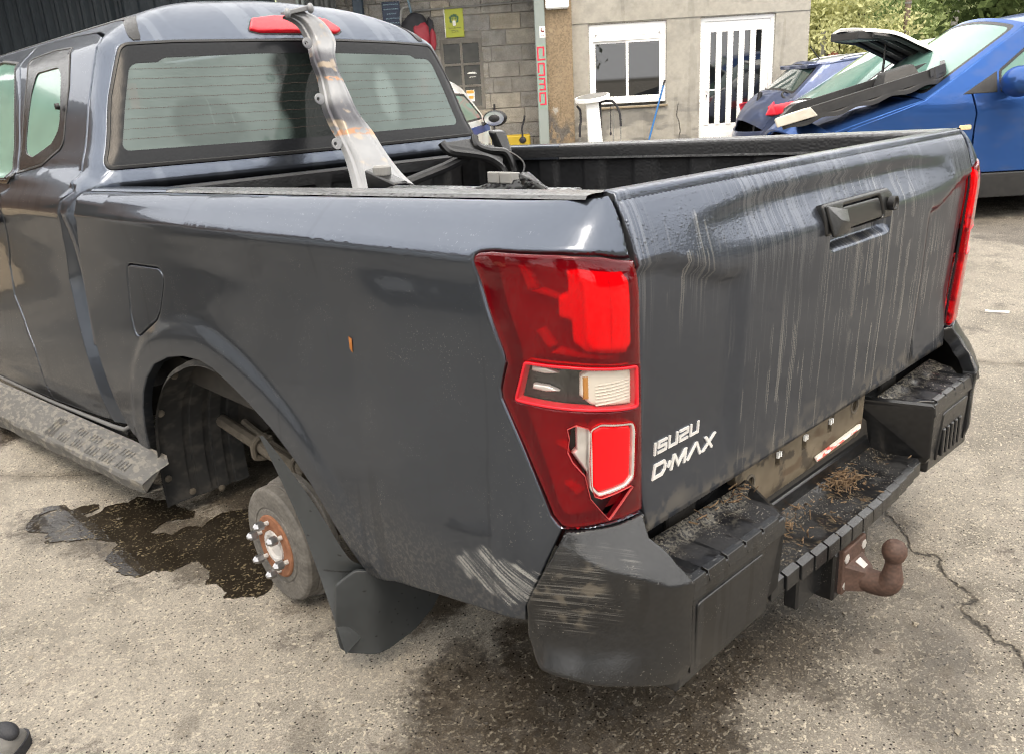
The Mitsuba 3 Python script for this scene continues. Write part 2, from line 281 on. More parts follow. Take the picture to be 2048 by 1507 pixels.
W = thing('plastered_building', 'grey rendered building with a white window and a white slatted door', 'building')
op = [sg.box(.95, .945, 2.085, 2.10), sg.box(2.575, -.1, 3.655, 2.105)]
shp = sg.box(.66, -.2, 4.14, 3.5).difference(shapely.union_all(op))
SW = np.array([[1, 0, 0, 0], [0, 0, 1, 0], [0, 1, 0, 0], [0, 0, 0, 1.0]])            # (u, z, h) to (u, d, z)
def wallsheet(poly, d0, d1):
    m = extr(poly, d1 - d0); m.apply_translation([0, 0, d0]); m.apply_transform(SW); m.invert(); return m
obj('wall', wallsheet(shp, 13.0, 13.24), 'plaster', W, smooth=False, M=BF)
obj('side_wall', box((3.9, 13.24, -.2), (4.138, 19, 3.5)), 'plaster', W, smooth=False, M=BF)
obj('back_wall', box((.66, 18.8, -.2), (3.9, 19, 3.5)), 'plaster', W, smooth=False, M=BF)
obj('roof', box((.55, 12.8, 3.5), (4.3, 19.1, 3.68)), 'mortar', W, smooth=False, M=BF)
obj('floor', box((.66, 13.24, -.1), (3.9, 18.8, .02)), 'dark_void', W, smooth=False, M=BF)
wi = obj('window', fb((.952, 13.035, 1.92), (2.083, 13.20, 2.098), .01), 'white_pvc', W, M=BF, smooth=20)
for lo, hi in [((.955, 13.03, .985), (1.01, 13.11, 1.92)), ((2.025, 13.03, .985), (2.08, 13.11, 1.92)), ((1.01, 13.03, .985), (2.025, 13.11, 1.05)), ((1.01, 13.03, 1.86), (2.025, 13.11, 1.917))]: obj('frame', fb(lo, hi, .006), 'white_pvc', wi, M=BF, smooth=20)
for a, b in ((1.012, 1.535), (1.495, 2.022)):
    dd = .012 if a > 1.2 else .035; s = sg.box(a, 1.052, b, 1.858).difference(sg.box(a + .038, 1.09, b - .038, 1.83))
    obj('sash', wallsheet(s, 13.03 + dd, 13.053 + dd), 'white_trim', wi, smooth=False, M=BF)
    obj('pane', box((a + .038, 13.042 + dd, 1.09), (b - .038, 13.046 + dd, 1.83)), 'window_glass', wi, smooth=False, M=BF)
for x in (1.06, 1.98): obj('screw_cap', move(lathe([(0, 0), (.012, 0), (.012, .006), (0, .008)], 10, 'y'), x, 13.03, 1.945), 'grey_alu', wi, M=BF)
obj('window_sill', fb((.93, 12.95, .915), (2.10, 13.10, .944), .006), 'stone_sill', W, M=BF)
dr_ = obj('door', wallsheet(sg.box(2.58, 0, 3.652, 2.10).difference(sg.box(2.64, -.1, 3.592, 2.045)), 13.05, 13.13), 'white_pvc', W, smooth=False, M=BF)
slots = [sg.box(2.735 + i * .165, .62, 2.735 + i * .165 + .085, 1.90) for i in range(5)]
obj('leaf', wallsheet(sg.box(2.644, .02, 3.588, 2.04).difference(shapely.union_all(slots)), 13.065, 13.11), 'white_trim', dr_, smooth=False, M=BF)
obj('lower_panel', fb((2.74, 13.055, .10), (3.49, 13.07, .50), .006), 'white_pvc', dr_, M=BF)
for i in range(6): obj('slat', fb((2.712 + i * .165 - .05, 13.052, .60), (2.712 + i * .165 + .018, 13.068, 1.92), .006), 'white_pvc', dr_, M=BF)
for i in range(5): obj('pane', box((2.73 + i * .165, 13.09, .615), (2.825 + i * .165, 13.094, 1.905)), 'window_glass', dr_, smooth=False, M=BF)
obj('handle', cat(fb((2.665, 13.03, .98), (2.70, 13.06, 1.16), .006), fb((2.67, 13.0, 1.09), (2.81, 13.025, 1.115), .006)), 'white_pvc', dr_, M=BF)
obj('keyhole', fb((2.675, 13.022, 1.0), (2.69, 13.031, 1.04), .002), 'dark_void', dr_, M=BF)
obj('render_band', fb((.70, 12.985, 2.115), (4.138, 13.002, 3.48), .003), 'plaster', W, M=BF, smooth=False)

scene['window_glass'] = {'type': 'twosided', 'bsdf': {'type': 'plastic', 'int_ior': 1.85, 'diffuse_reflectance': {'type': 'rgb', 'value': [.008, .009, .01]}}}
BW = thing('block_wall', 'unpainted concrete block wall behind the pickup, left of the pale steel post', 'wall')
hole = sg.box(-1.275, 1.02, -.64, 2.04)
obj('mortar_bed', wallsheet(sg.box(-3.6, -.1, .3, 3.3).difference(hole), 13.612, 13.80), 'mortar', BW, smooth=False, M=BF)
H, Lb = .2285, .47
for r in range(15):
    z0 = -.15 + r * H + .018; x = -3.6 + (r % 2) * Lb / 2 - Lb
    while x < .3:
        wl = Lb * (1 if rng.random() > .12 else .62); a, b = max(x, -3.6), min(x + wl - .018, .3); x += wl
        parts = [(a, b)]
        if z0 + .1 > 1.02 and z0 + .1 < 2.04:
            parts = [(a, min(b, -1.285)), (max(a, -.63), b)]
        for a, b in parts:
            if b - a < .05: continue
            e = rng.uniform(-.004, .006, 3)
            pp = np.array([[i, j, k] for i in (a, b) for j in (13.598 + e[0], 13.65) for k in (z0, z0 + H - .018)], float); pp += rng.uniform(-.004, .004, pp.shape)
            obj('block', hullpts(pp, .003), f'block_{int(rng.choice(5, p=[.3, .28, .16, .1, .16]))}', BW, smooth=False, M=BF)
mat('old_wood', lambda p, n, uv: mix((.23, .215, .19), (.36, .34, .30), fbm(p.x * 30, p.y * 30, p.z * 6, 4)), .85)
ow = obj('window', wallsheet(sg.box(-1.28, 1.015, -.635, 2.045).difference(shapely.union_all([sg.box(-1.23 + i * .29, 1.06 + j * .318, -.98 + i * .29, 1.345 + j * .318) for i in range(2) for j in range(3)])), 13.60, 13.64), 'old_wood', BW, smooth=False, M=BF)
for i in range(2):
    for j in range(3): obj('pane', box((-1.235 + i * .29, 13.622, 1.055 + j * .318), (-.975 + i * .29, 13.626, 1.35 + j * .318)), 'shop_glass', ow, smooth=False, M=BF)
mat('shop_glass', lambda p, n, uv: mix((.05, .052, .05), (.13, .13, .12), fbm(p.x * 9, p.y * 9, p.z * 9, 4)), .25, spec=.5)
mat('label_white', (.7, .7, .68), .6); mat('label_orange', (.62, .34, .05), .6)
s = obj('sticker', box((-.90, 13.6185, 1.47), (-.74, 13.6195, 1.58)), 'shop_glass', ow, smooth=False, M=BF)
obj('print', wallsheet(shapely.union_all([sg.box(-.89, 1.535, -.75, 1.55), sg.box(-.87, 1.55, -.77, 1.562), sg.box(-.86, 1.485, -.76, 1.492)]), 13.617, 13.618), 'label_white', s, smooth=False, M=BF)
s = obj('sticker', box((-.93, 13.6185, 1.13), (-.80, 13.6195, 1.30)), 'label_white', ow, smooth=False, M=BF)
obj('print', wallsheet(shapely.union_all([sg.box(-.925, 1.25, -.81, 1.295), sg.box(-.89, 1.17, -.82, 1.21)]), 13.617, 13.618), 'label_orange', s, smooth=False, M=BF)

def sand_c(p, n, uv):
    u, z = uvn(p); a = fbm(u * 6, z * 4, 1, 4); b = noise(u * 60, z * 60); c = mix((.37, .275, .175), (.49, .385, .265), a)
    c = mix(c, (.22, .20, .18), smoothstep(.9, .72, z + (a - .5) * .4) * smoothstep(.35, .55, fbm(u * 18, z * 12, 4, 4))); c = mix(c, (.66, .62, .55), smoothstep(.055, .03, dr.sqrt(dr.square(u - .43) + dr.square((z - .95) * .9)) + (b - .5) * .05))
    return c * (.72 + .5 * b)
mat('sandy_concrete', sand_c, .97, spec=.2, bump=lambda p, n, uv: fbm(p.x * 45, p.y * 45, p.z * 45, 4), bs=.01, eps=3e-3)
k = obj('concrete_pillar', hullpts([(a, b, c) for a in (.325, .69) for b in (12.80, 13.2) for c in (-.1, 3.4)], .012), 'sandy_concrete', smooth=False, M=BF); tag(k, 'sandy brown concrete pillar beside the pale steel post', 'pillar')
k = thing('meter_box', 'white electric meter box high on the sandy concrete pillar', 'box')
obj('cabinet', fb((.345, 12.70, 2.315), (.655, 12.795, 2.85), .012), 'white_trim', k, M=BF); obj('lid_edge', fb((.335, 12.69, 2.33), (.665, 12.698, 2.87), .003), 'white_pvc', k, M=BF)
mat('pale_steel', lambda p, n, uv: mix((.36, .42, .40), (.46, .52, .495), fbm(p.x * 6, p.y * 6, p.z * 2, 3)), .55)
mat('sticker_green', (.37, .52, .43), .5); mat('letter_red', (.55, .02, .05), .5)
PS = thing('steel_post', 'pale green-grey steel post with a red lettered sticker', 'post')
obj('column', fb((.17, 12.72, -.1), (.318, 12.795, 3.4), .008), 'pale_steel', PS, M=BF)
obj('sticker', box((.182, 12.7175, .985), (.3175, 12.7195, 1.86)), 'sticker_green', PS, smooth=False, M=BF)
k = obj('sticker', box((.235, 12.717, 1.95), (.317, 12.7195, 2.10)), 'label_white', PS, smooth=False, M=BF)
ring = sg.Point(.278, 2.05).buffer(.026).difference(sg.Point(.284, 2.055).buffer(.017)).union(sg.box(.262, 2.02, .30, 2.034)); mat('emblem_red', (.30, .05, .05), .5)
obj('emblem', wallsheet(ring.union(sg.box(.25, 1.972, .305, 1.978)), 12.715, 12.7165), 'emblem_red', k, smooth=False, M=BF)
gl = [[(315, 670), (315, 530), (197, 530), (207, 725), (348, 715)], [(215, 925), (212, 782), (320, 782), (330, 965), (215, 965)], [(220, 1020), (330, 1020), (342, 1195), (230, 1195)], [(225, 1108), (338, 1108)], [(240, 1392), (236, 1250), (344, 1250), (352, 1430), (240, 1432)]]
def gm(x, y): return .190 + (x - 185 - (y - 500) * .04) * .00073, 1.842 - (y - 505) * .00086
for i, G in enumerate([gl[:1], gl[1:2], gl[2:4], gl[4:]]): obj('letter', wallsheet(strokes([[gm(*q) for q in L] for L in G], .021), 12.714, 12.7175), 'letter_red', PS, smooth=False, M=BF)
# awning over the block wall, the dark shed left of it
mat('corrugated_blue', lambda p, n, uv: mix((.035, .052, .07), (.075, .095, .11), fbm(p.x * 3, p.y * 3, p.z * 1.2, 4)), .55, spec=.4)
mat('steel_blue', (.03, .06, .10), .5); mat('sheet_grey', lambda p, n, uv: mix((.09, .10, .105), (.15, .16, .155), fbm(p.x * 4, p.y * 4, p.z * 2, 3)), .6)
def corr(u0, u1, d, z0, z1, pitch=.19, amp=.03):
    u = np.arange(u0, u1 + 1e-6, pitch / 8); f = np.clip(np.sin(u * 2 * np.pi / pitch) * 2, -1, 1) * amp
    P = np.array([[[a, d + b, z] for a, b in zip(u, f)] for z in (z0, z1)]); return grid_mesh(P)
SH = thing('corrugated_shed', 'dark blue corrugated steel shed filling the back left corner', 'shed')
obj('wall_sheet', corr(-9, -3.62, 13.3, -.1, 4.2), 'corrugated_blue', SH, M=BF, smooth=False)
obj('door_sheet', corr(-5.9, -4.0, 13.2, -.1, 3.3, .24, .02), 'corrugated_blue', SH, M=BF, smooth=False)
obj('wall_sheet', corr(-3.25, -2.74, 13.35, -.1, 3.4, .15, .035), 'sheet_grey', SH, M=BF, smooth=False)
obj('panel', fb((-3.60, 13.22, -.1), (-3.26, 13.30, 3.4)), 'grey_alu', SH, M=BF); obj('jamb', fb((-3.30, 13.15, -.1), (-3.26, 13.22, 3.4)), 'pale_steel', SH, M=BF); obj('jamb', fb((-3.22, 13.15, -.1), (-3.185, 13.22, 3.4)), 'pale_steel', SH, M=BF)
obj('column', fb((-2.50, 13.3, -.1), (-2.36, 13.45, 3.4)), 'steel_blue', SH, M=BF); obj('roof_sheet', box((-9.3, 9.6, 4.2), (-2.75, 20, 4.25)), 'corrugated_blue', SH, smooth=False, M=BF)
obj('side_sheet', box((-9.05, 9.8, -.1), (-9, 20, 4.2)), 'corrugated_blue', SH, smooth=False, M=BF)
AW = thing('lean_to_roof', 'lean-to roof sheltering the block wall', 'roof')
obj('roof_sheet', hullpts([(a, b, c) for a in (-2.73, .33) for b, c in ((12.35, 3.2), (13.9, 3.38), (12.35, 3.24), (13.9, 3.42))]), 'corrugated_blue', AW, smooth=False, M=BF); obj('beam', fb((-2.7, 12.45, 3.06), (.3, 12.57, 3.2)), 'steel_blue', AW, M=BF)

k = thing('conduit_pipe', 'thin grey conduit running along the top of the block wall', 'pipe'); obj('pipe', tube([(-1.62, 13.56, 2.47), (.2, 13.56, 2.51)], .014), 'grey_alu', k, M=BF)
for u in (-1.5, -.7, .1): obj('clip', fb((u - .012, 13.55, 2.45), (u + .012, 13.60, 2.53)), 'grey_alu', k, M=BF)
mat('hose_blue', (.22, .36, .46), .4); mat('hose_white', (.5, .5, .48), .4)
k = obj('hanging_hose', tube(spline([(-1.70, 13.5, 3.2), (-1.70, 13.5, 2.7), (-1.66, 13.5, 2.42), (-1.63, 13.48, 2.2)]), .018), 'hose_blue', M=BF); tag(k, 'pale blue hose hanging beside the blue notice board', 'hose')
k = obj('looped_hose', tube(spline([(-1.70, 13.52, 2.53), (-1.77, 13.5, 2.52), (-1.82, 13.5, 2.45), (-1.83, 13.5, 2.33), (-1.80, 13.5, 2.2)]), .017), 'hose_white', M=BF); tag(k, 'white looped hose behind the black and red bag', 'hose')
mat('bag_black', lambda p, n, uv: mix((.02, .02, .026), (.06, .06, .07), fbm(p.x * 12, p.y * 12, p.z * 12, 3)), .8); mat('bag_red', (.50, .045, .07), .6)
def lumpy(c, r, seed, a=.25, sub=3):
    m = trimesh.creation.icosphere(subdivisions=sub); n = meshkit.fbm(m.vertices * 1.6 + seed, 3, seed); m.vertices *= (1 - a + 2 * a * n)[:, None]; m.vertices = m.vertices * np.array(r) + np.array(c); return m
k = thing('hanging_bag', 'black bag with bright red panels hanging on the block wall', 'bag')
obj('body', lumpy((-1.62, 13.42, 2.20), (.20, .12, .24), 5), 'bag_black', k, M=BF); obj('flap', lumpy((-1.52, 13.36, 2.12), (.13, .09, .19), 8), 'bag_red', k, M=BF); obj('strap', lumpy((-1.36, 13.4, 2.04), (.05, .05, .16), 9), 'bag_red', k, M=BF); obj('side_pocket', lumpy((-1.40, 13.44, 2.15), (.07, .06, .2), 3), 'bag_black', k, M=BF)
obj('hook', tube([(-1.62, 13.44, 2.3), (-1.62, 13.45, 2.46), (-1.62, 13.62, 2.47)], .008), 'grey_alu', k, M=BF)
mat('sign_lime', lambda p, n, uv: mix((.60, .66, .04), (.72, .78, .07), fbm(p.x * 6, p.y * 6, p.z * 6, 2)), .45); mat('sign_green', (.05, .17, .07), .5); mat('sign_olive', (.22, .25, .03), .5); mat('sign_navy', (.02, .045, .11), .45)
def tilt_sign(u, d, z, ang):
    a = math.radians(ang); M = np.eye(4); M[:3, :3] = np.array([[math.cos(a), 0, math.sin(a)], [0, 1, 0], [-math.sin(a), 0, math.cos(a)]]); M[:3, 3] = (u, d, z); return BF @ M
Ms = tilt_sign(-1.035, 13.585, 2.286, 0); k = thing('lime_sign', 'lime yellow sign with a green tree emblem on the block wall', 'sign')
obj('plate', fb((-.142, -.008, -.215), (.142, .008, .215), .003), 'sign_lime', k, M=Ms); obj('edge_strip', fb((-.150, -.012, -.22), (-.138, .01, .22), .002), 'white_trim', k, M=Ms)
def leafp(x, z, a, l=.045, w=.016): return affinity.translate(affinity.rotate(affinity.scale(sg.Point(0, 0).buffer(1), w, l / 2), a, origin=(0, 0)), x, z)
lv = [leafp(0, .09, 0), leafp(-.03, .085, 28), leafp(.03, .085, -28), leafp(-.055, .055, 12, .06), leafp(.055, .055, -12, .06), leafp(-.05, .01, 40), leafp(.05, .01, -40), leafp(-.02, .045, 30, .03, .009), leafp(.02, .045, -30, .03, .009)]
for q in lv: obj('leaf', wallsheet(q, -.0105, -.009), 'sign_green', k, smooth=False, M=Ms)
obj('arrow', wallsheet(sg.Polygon([(-.022, -.055), (.022, -.055), (.022, -.005), (.032, -.005), (0, .033), (-.032, -.005), (-.022, -.005)]), -.0118, -.0106), 'label_white', k, smooth=False, M=Ms)
bars = [(-.12, .185, .10, .193), (-.02, .197, .01, .203), (-.09, -.088, -.03, -.078), (-.02, -.09, .02, -.078), (.03, -.088, .10, -.078), (-.05, -.125, .05, -.117), (-.05, -.145, .02, -.137), (.03, -.145, .06, -.137)]
obj('small_print', wallsheet(shapely.union_all([sg.box(*b) for b in bars]), -.0105, -.009), 'sign_olive', k, smooth=False, M=Ms, kind='stuff')
Mb = tilt_sign(-1.975, 13.585, 2.42, 0); k = thing('notice_board', 'dark blue notice board with white lines of text behind the cab', 'sign')
obj('plate', fb((-.135, -.006, -.22), (.135, .006, .20), .003), 'sign_navy', k, M=Mb)
for lo, hi in (((-.15, -.012, -.23), (-.137, .008, .215)), ((.137, -.012, -.23), (.15, .008, .215)), ((-.15, -.012, .202), (.15, .008, .215))): obj('frame', fb(lo, hi, .002), 'grey_alu', k, M=Mb)
tx = []
for z, a, b in ((.155, -.115, .11), (.09, -.11, .115), (.025, -.07, .07), (-.04, -.09, .12), (-.105, -.085, .11)):
    x = a
    while x < b: w_ = rng.uniform(.012, .035); tx.append(sg.box(x, z, min(x + w_, b), z + .016)); x += w_ + .006
obj('small_print', wallsheet(shapely.union_all(tx), -.0085, -.007), 'hose_blue', k, smooth=False, M=Mb, kind='stuff')
mat('broom_blue', (.03, .22, .62), .4); mat('black_plastic', lambda p, n, uv: mi.Color3f(.018, .018, .02) * (.8 + .5 * noise(p.x * 60, p.y * 60, p.z * 60)), .42); mat('yellow_paint', lambda p, n, uv: mix((.62, .42, .01), (.72, .52, .03), fbm(p.x * 12, p.y * 12, p.z * 12, 3)), .45)
k = thing('broom', 'bright blue broom handle leaning against the wall by the white window', 'broom'); a_, b_ = np.array([1.66, 12.62, .05]), np.array([2.045, 12.90, 1.28])
obj('handle', tube([a_, a_ + .94 * (b_ - a_)], .0135), 'broom_blue', k, M=BF); obj('grip', tube([a_ + .94 * (b_ - a_), b_], .015), 'black_plastic', k, M=BF); obj('head', fb((1.5, 12.55, .0), (1.82, 12.66, .07), .01), 'broom_blue', k, M=BF)
k = thing('black_pole', 'black ribbed pole leaning in front of the slatted white door', 'pole'); a_, b_ = np.array([2.95, 11.6, 0]), np.array([3.14, 11.75, 1.06])
obj('shaft', tube([a_, a_ + .8 * (b_ - a_)], .02), 'black_plastic', k, M=BF); obj('sleeve', tube([a_ + .78 * (b_ - a_), b_], .031), 'black_plastic', k, M=BF)
for i in range(5): obj('collar', tube([a_ + (.5 + i * .06) * (b_ - a_), a_ + (.515 + i * .06) * (b_ - a_)], .026), 'black_plastic', k, M=BF)
k = thing('exercise_machine', 'white exercise machine with grey tray top and black handlebars under the window', 'exercise machine')
tray = affinity.scale(sg.Point(0, 0).buffer(1, quad_segs=10), .25, .17)
Mt = BF @ frame((.94, 12.35, 1.075), np.array([.99, 0, .10]), np.array([-.02, .98, .2]), np.array([-.09, -.2, .97]))
obj('tray', extr(tray, .05), 'white_pvc', k, M=Mt, smooth=40); obj('mat', move(extr(tray.buffer(-.035), .012), 0, 0, .046), 'grey_alu', k, M=Mt)
obj('column', hullpts([(.86, 12.3, 1.06), (1.0, 12.3, 1.06), (.86, 12.42, 1.06), (1.0, 12.42, 1.06), (.90, 12.2, .05), (1.08, 12.2, .05), (.90, 12.4, .05), (1.08, 12.4, .05)], .02), 'white_trim', k, M=BF)
obj('label_strip', hullpts([(.91, 12.283, .9), (.965, 12.283, .9), (.925, 12.24, .5), (.99, 12.24, .5), (.91, 12.29, .9), (.99, 12.25, .5)]), 'hose_blue', k, smooth=False, M=BF)
obj('base', fb((.5, 12.0, 0), (1.4, 12.7, .06), .02), 'white_pvc', k, M=BF); obj('upright', tube([(1.06, 12.45, 0), (1.05, 12.45, 1.04)], .02), 'bag_black', k, M=BF)
for s, P in ((0, [(1.06, 12.40, 1.04), (1.19, 12.36, 1.05), (1.28, 12.33, .97), (1.32, 12.3, .85), (1.33, 12.3, .70)]), (1, [(.72, 12.4, 1.0), (.765, 12.36, .92), (.765, 12.33, .80), (.745, 12.3, .7), (.745, 12.3, .58)])):
    h = obj('handlebar', tube(spline(P), .017), 'bag_black', k, M=BF); q = P[-1]; obj('cable', tube([q, (q[0] - .01, q[1], .05)], .006), 'grey_alu', h, M=BF)
obj('cable', tube([(1.20, 12.4, 1.0), (1.195, 12.4, .62)], .006), 'bag_black', k, M=BF); obj('toggle', lumpy((1.195, 12.4, .6), (.016, .016, .03), 1, .05, 2), 'bag_black', k, M=BF); obj('cable', tube([(1.235, 12.4, 1.0), (1.225, 12.4, .05)], .006), 'grey_alu', k, M=BF)
k = thing('yellow_machine', 'yellow metal box with a bent black lever at the foot of the block wall', 'machine')
obj('housing', hullpts([(a, b, c) for a in (-.42, .02) for b in (12.9, 13.25) for c in (.02, .60)], .015), 'yellow_paint', k, M=BF); obj('lever', tube(spline([(-.08, 12.87, .56), (-.08, 12.87, .66), (-.085, 12.87, .70), (-.05, 12.87, .82), (-.035, 12.87, .90)]), .014), 'bag_black', k, M=BF)
obj('lever_boss', lumpy((-.08, 12.88, .55), (.05, .03, .05), 2, .1, 2), 'bag_black', k, M=BF); obj('rear_roller', move(lathe([(0, 0), (.1, 0), (.1, .3), (0, .3)], 20, 'x'), -.50, 13.05, .48), 'bag_black', k, M=BF)
k = obj('thin_bar', tube([(-.56, 13.35, 0), (-.50, 13.57, 1.07)], .016), 'bag_black', M=BF); tag(k, 'thin black bar leaning on the block wall behind the car mirror', 'bar')
# ------------------------------------------------------------------ the pickup: body surfaces in its own frame (x right, y forward, z up from the bed rail)
ARC = (1.115, -.925)
ARCHL = sg.LineString(spline([(1.935, -.895), (1.862, -.775), (1.79, -.63), (1.66, -.515), (1.55, -.475), (1.33, -.444), (1.163, -.475), (1.06, -.507), (.958, -.547), (.865, -.598), (.75, -.695), (.655, -.80), (.625, -.83)], 160)[:, :2])
WQ = PC([-.95, -.85, -.72, -.6, -.45, -.3, -.2, -.12, -.084, -.074, -.04, -.012, .0, .03], [.845, .878, .897, .9, .893, .886, .889, .899, .905, .903, .862, .826, .80, .76])
def zrail(y): return .022 - .022 * np.clip(y, -.1, 3)
def wside(y, z):
    q = z - zrail(y); w = WQ(np.clip(q, -.95, .03)) + (.03 * np.clip(y, 0, 2.2)) * sst(-.09, 0, q)
    y, z = np.broadcast_arrays(y, z)
    if np.min(y) < 2.05: w = w + .008 * sst(.115, .065, shapely.distance(shapely.points(y, z), ARCHL)) * sst(2.05, 1.98, y)
    w = w + .035 * np.clip(y - 2.1, 0, 2) * sst(-.2, -.8, q)
    return w + sst(.62, .40, y + .25 * np.clip(-.25 - q, -1, .0)) * sst(-.09, -.20, q) * sst(-1., -.55, q) * .012
YR = PC([-.75, -.6, -.52, -.32, -.2, -.15, -.125, -.08, -.02, .0, .03], [-.014, -.017, -.020, -.030, -.034, -.036, -.035, -.024, -.002, .012, .05])
def xgap(z): return .748 - .036 * np.clip(-z / .56, -.1, 1.3)
YC, SL = .17, .30
def side(s, z):
    s = np.asarray(s, float); z = np.asarray(z, float); y = np.maximum(s, YC); w = wside(y, z); th = np.clip((YC - s) / SL, 0, 1) * np.pi / 2
    xg = xgap(z); yr = YR(np.clip(z - .02, -.75, .03)); c, n = np.cos(th), np.sin(th)
    x = xg + (w - xg) * np.abs(c) ** .72 - np.maximum(YC - SL - s, 0); return np.stack([-x, np.where(s < YC, YC - (YC - yr) * n, y), z], -1)
def tail(x, z):
    x = np.asarray(x, float); z = np.asarray(z, float); y = YR(np.clip(z - .02, -.75, .03))
    ta = np.clip(1 - (np.abs(x - .01) / .59) ** 3, 0, 1); zt = -.013 - .020 * (1 - ta); y = y + .016 * ta * sst(zt, zt - .016, z) * sst(zt - .105, zt - .030, z)
    top = -.085 - .06 * sst(.70, .46, np.abs(x - .01)); y = y + .017 * sst(.430, .462, np.abs(x - .01)) * sst(top, top - .016, z) * sst(-.60, -.40, z)
    y = y + .024 * sst(.155, .125, np.abs(x - .05)) * sst(-.170, -.150, z) * sst(-.06, -.12, z)
    return np.stack([x, y, z], -1)
WC = PC([.0, .02, .06, .1, .25, .42, .6], [.842, .832, .818, .80, .755, .695, .60])
def cab(u, t):
    u = np.asarray(u, float); t = np.asarray(t, float); sg_ = np.where(u < 0, -1., 1.); a = np.abs(u); tau = np.clip((t - .42) / .6, 0, 1)
    z = np.where(t < .42, t, .42 + .185 * (1 - (1 - tau) ** 2.4)); i = .66 * tau ** 1.1; tt = np.minimum(t, .42); ys = np.clip(a - .78, 0, 9) + 2.1
    yy_ = np.maximum(ys, 2.1); wl = wside(yy_, np.minimum(tt, zrail(yy_))); w = np.where(tt < 0, wl, WC(np.clip(tt, 0, .6)) + .024 * sst(.03, 0, tt)) - i
    rc = .09 * np.clip(1 - .25 * i / .6, .3, 1); b = np.maximum(w - rc, .02); yb = 1.985 + np.maximum(0, tt - .05) * .30 + i * .62
    yb = yb - .012 * np.exp(-((t + .012) / .018) ** 2) * sst(.74, .68, a) + .05 * sst(-.03, -.06, t)
    th = np.clip((a - .62) / .16, 0, 1) * np.pi / 2
    x = np.where(a <= .62, a / .62 * b, b + rc * np.sin(th) ** .9); y = np.where(a <= .62, yb + .05 * (np.minimum(a, .62) / .62) ** 2, yb + .05 + rc * (1 - np.cos(th))) + np.clip(a - .78, 0, 9)
    x = x - .012 * np.clip(a - .78, 0, 3) * sst(.05, .4, t); return np.stack([sg_ * x + .02 * sst(0, .42, t), y, z], -1)
def mirror(fn): return lambda u, v: fn(u, v) * np.array([-1, 1, 1.])

# paints and plastics of the pickup
def ell(a, b, x, y, rx, ry): return dr.sqrt(dr.square((a - x) / rx) + dr.square((b - y) / ry))
def grime(p): return fbm(p.x * 7, p.y * 7, p.z * 7, 4)
def side_paint(p, n, uv):
    tz = trz(p); g_ = grime(p); f = noise(p.x * 300, p.y * 300, p.z * 300)
    c = mi.Color3f(.014, .016, .019) * (.9 + .2 * f)
    # road dust spatter low on the panel, thick just above the lower edge
    low = smoothstep(-.55, -.80, tz + (g_ - .5) * .30) * smoothstep(.40, .72, fbm(p.y * 190, tz * 190, p.x * 60, 3)); c = mix(c, (.085, .077, .066), low * .5)
    c = mix(c, (.17, .165, .155), smoothstep(.82, .88, noise(p.y * 420, tz * 420, p.x * 90)) * smoothstep(.55, .72, noise(p.y * 23, tz * 23, 4)) * .4)
    # pale scuffs where the corner was scraped, and along the arch lip
    along = p.y * .86 + tz * .5; across = -p.y * .5 + tz * .86
    m = smoothstep(1.05, .75, ell(p.y, tz, .15, -.632, .105, .048) + (noise(p.y * 60, tz * 60) - .5) * .6) * smoothstep(.50, .68, noise(along * 26, across * 1300, 3) * .5 + noise(along * 9, across * 560, 5) * .5) * smoothstep(-.6, -.7, p.x)
    c = mix(c, (.36, .36, .35), m * .75)
    ar = dr.sqrt(dr.square(p.y - .79) * 1.0 + dr.square(tz + .685)); d = dr.abs((p.y - .79) * .70 - (tz + .685) * .72 * -1 * -1 + .0)
    m2 = smoothstep(.010, .004, dr.abs((p.y - .80) * .79 + (tz + .66) * -.61 + .022 * noise(tz * 40) - .02)) * smoothstep(.105, .06, dr.abs(tz + .685) * 1.0) * smoothstep(.35, .55, noise(p.y * 140, tz * 90))
    c = mix(c, (.40, .38, .34), m2)
    # dried runs below the crease and the rail
    run = smoothstep(.80, .86, noise((p.y + .004 * noise(tz * 30)) * 42, tz * 1.3, 5)) * smoothstep(.45, .6, noise(p.y * 9, tz * 5, 8)); c = mix(c, c * .45, run * .8)
    return c
def tail_paint(p, n, uv):
    tz = trz(p); f = noise(p.x * 300, p.y * 300, p.z * 300); c = mi.Color3f(.014, .015, .018) * (.9 + .2 * f)
    x = p.x + .0030 * (noise(tz * 26, p.x * 95) - .5)
    k = 150.0; ci = dr.floor(x * k); fr = x * k - ci; w_ = .16 + .42 * cell_rand(ci, 5); on = smoothstep(w_, w_ * .45, dr.abs(fr - .5)) * smoothstep(.28, .40, cell_rand(ci, 2)) * (.35 + .65 * cell_rand(ci, 6))
    top = -.02 - .30 * dr.square(cell_rand(ci, 3)); bot = -.16 - .50 * cell_rand(ci, 4)
    br = smoothstep(.32, .46, noise(x * 60, tz * 17, 3)) ; patch = smoothstep(.30, .62, noise(p.x * 5.2, tz * 2.2, 9) + .10 * noise(p.x * 30, tz * 6))
    st = on * smoothstep(top + .01, top - .01, tz) * smoothstep(bot - .02, bot + .02, tz) * br * patch
    up = smoothstep(.40, .62, noise(p.x * 460, tz * 7, 2) * .6 + noise(p.x * 170, tz * 4, 5) * .4) * smoothstep(-.17, -.08, tz + .09 * noise(p.x * 190, 4)) * smoothstep(.3, .6, noise(p.x * 14, 3)) * .32
    c = mix(c, (.20, .195, .18), st * .7); c = mix(c, (.16, .165, .17), up)
    low = smoothstep(-.50, -.575, tz + (noise(p.x * 18, tz * 30) - .5) * .06) * smoothstep(.35, .6, fbm(p.x * 50, tz * 50, 0, 3)); return mix(c, (.095, .085, .068), low * .8)
